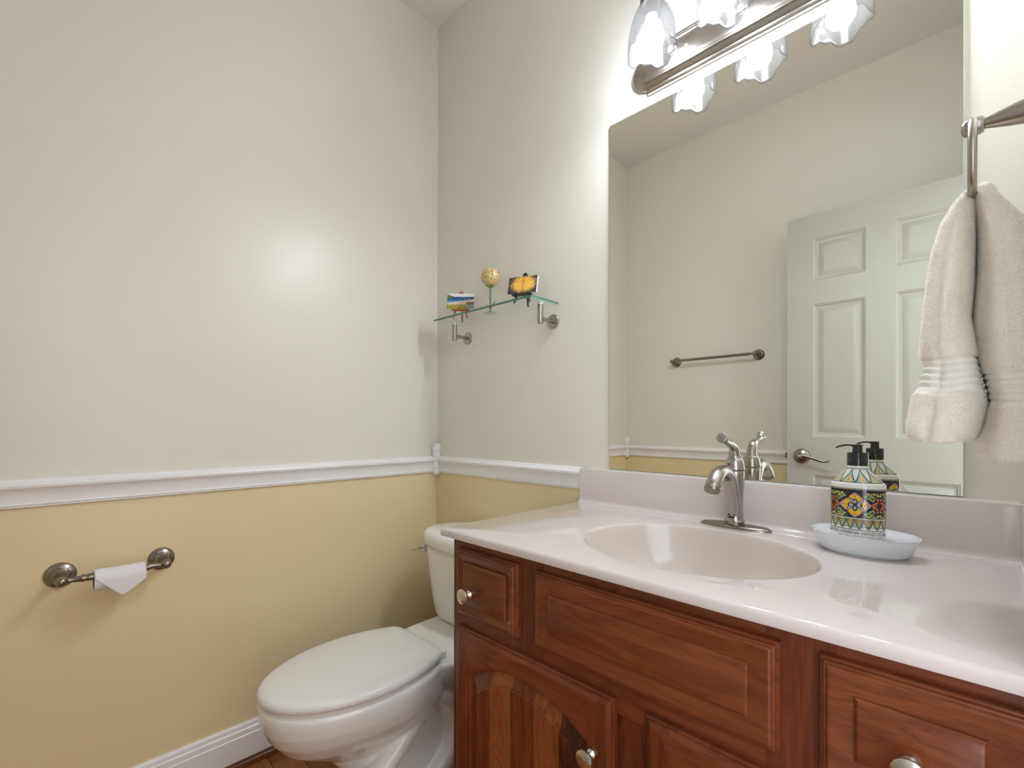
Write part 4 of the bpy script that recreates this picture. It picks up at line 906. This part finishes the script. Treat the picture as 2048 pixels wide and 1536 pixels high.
def tail(name, tab, seed, zband):
    z0_, z1_ = min(t[0] for t in tab), max(t[0] for t in tab); nz2, na = 150, 120; rings = []; r = random.Random(seed); ph = [r.uniform(0, 6.28) for _ in range(6)]
    for i in range(nz2 + 1):
        z = z1_ + (z0_ - z1_) * i / nz2; xl, xr, ay = interp(tab, z); f = i / nz2; ring = []
        cx_, ax_ = (xl + xr) / 2, (xr - xl) / 2
        rid = 0.0
        if zband[0] < z < zband[1]: rid = -0.0016 + 0.0011 * math.sin((z - zband[0]) / (zband[1] - zband[0]) * 2 * PI * 5)
        for j in range(na):
            a = 2 * PI * j / na; c_, s_ = math.cos(a), math.sin(a); p = 2.5
            x = ax_ * math.copysign(abs(c_) ** (2 / p), c_); y = ay * math.copysign(abs(s_) ** (2 / p), s_)
            fold = 0.10 * math.sin(3 * a + ph[0] + 1.2 * f) + 0.06 * math.sin(5 * a + ph[1] - 2 * f) + 0.035 * math.sin(9 * a + ph[2] + 3 * f) 
            fold *= (0.35 + 0.65 * f) * (1.0 if c_ < -0.2 else 0.7)
            sc = 1 + fold * 0.6 + 0.012 * math.sin(14 * f + 4 * a + ph[3])
            sc2 = 1 + rid / max(ax_, 0.01)
            ring.append(Vector((cx_ + x * (1 + (sc - 1) * 0.8) * sc2, RY + y * sc * sc2, z + 0.003 * math.sin(3 * a + ph[4]) * f)))
        rings.append(ring)
    last = rings[-1]; cen = sum(last, Vector()) / len(last)
    for s, dz in ((0.96, -0.0025), (0.86, -0.003), (0.6, 0.004), (0.3, 0.012)): rings.append([cen + (p - cen) * s + Vector((0, 0, dz)) for p in last])
    fst = rings[0]; cen = sum(fst, Vector()) / len(fst); rings = [[cen + (p - cen) * s + Vector((0, 0, dz)) for p in fst] for s, dz in ((0.3, 0.003), (0.75, 0.002))] + rings
    b = MB(); b.loft(rings); o = b.build(name, 'towel', tw, smooth=180)
    # pile: short bent terry strands standing on the surface
    rs = np.random.RandomState(seed); G = np.array([[tuple(p) for p in rg] for rg in rings]); ni, nj = G.shape[:2]
    N = 110000; ii = rs.uniform(0, ni - 1.001, N); jj = rs.uniform(0, nj, N); i0 = ii.astype(int); j0 = jj.astype(int) % nj; j1 = (j0 + 1) % nj; fi = (ii - i0)[:, None]; fj = (jj - np.floor(jj))[:, None]
    P = (G[i0, j0] * (1 - fi) + G[i0 + 1, j0] * fi) * (1 - fj) + (G[i0, j1] * (1 - fi) + G[i0 + 1, j1] * fi) * fj
    du = G[i0 + 1, j0] - G[i0, j0]; dv = G[i0, j1] - G[i0, j0]; nn = np.cross(dv, du); nn /= np.linalg.norm(nn, axis=1, keepdims=True) + 1e-12
    ctr = G[i0].mean(1); sg = np.sign(((P - ctr) * nn).sum(1, keepdims=True)); nn *= np.where(sg == 0, 1, sg)
    keep = ~((P[:, 2] > zband[0] - 0.001) & (P[:, 2] < zband[1] + 0.001)) & (P[:, 0] < 1.7275); P, nn = P[keep], nn[keep]; N = len(P)
    tang = rs.normal(size=(N, 3)); tang -= nn * (tang * nn).sum(1, keepdims=True); tang /= np.linalg.norm(tang, axis=1, keepdims=True)
    ln = rs.uniform(0.0011, 0.0023, (N, 1)); sag = np.array([[0, 0, -1.0]]) * rs.uniform(0.0002, 0.0009, (N, 1)); side = np.cross(nn, tang); wdt = rs.uniform(0.00018, 0.00038, (N, 1))
    m1 = P + nn * ln * 0.6 + tang * ln * 0.15; tp_ = P + nn * ln + tang * ln * rs.uniform(0.2, 0.7, (N, 1)) + sag
    tp_[:, 0] = np.minimum(tp_[:, 0], W - 0.0015)
    V = np.stack([P - side * wdt - nn * 0.0004, P + side * wdt - nn * 0.0004, m1 + side * wdt * 0.9, m1 - side * wdt * 0.9, tp_], 1).reshape(-1, 3)
    off = np.array(tw['_w']); V = V - off
    base = (np.arange(N) * 5)[:, None]; quads = base + np.array([[0, 1, 2, 3]]); tris = base + np.array([[3, 2, 4]])
    me = bpy.data.meshes.new('terry_pile'); me.vertices.add(len(V)); me.vertices.foreach_set('co', V.ravel().astype(np.float32))
    loops = np.concatenate([quads, tris], 1).ravel(); me.loops.add(len(loops)); me.loops.foreach_set('vertex_index', loops.astype(np.int32))
    starts = np.stack([np.arange(N) * 7, np.arange(N) * 7 + 4], 1).ravel(); me.polygons.add(2 * N); me.polygons.foreach_set('loop_start', starts.astype(np.int32))
    me.update(calc_edges=True); me.materials.append(MAT['pile'])
    h_ = bpy.data.objects.new('terry_pile', me); C.objects.link(h_); h_.parent = o; h_['kind'] = 'stuff'
    return o
tail('front_fall', FRONT, 11, (1.1185, 1.1625))
tail('back_fall', BACK, 23, (1.098, 1.140))

for o in bpy.data.objects:
    if '_w' in o.keys(): del o['_w']
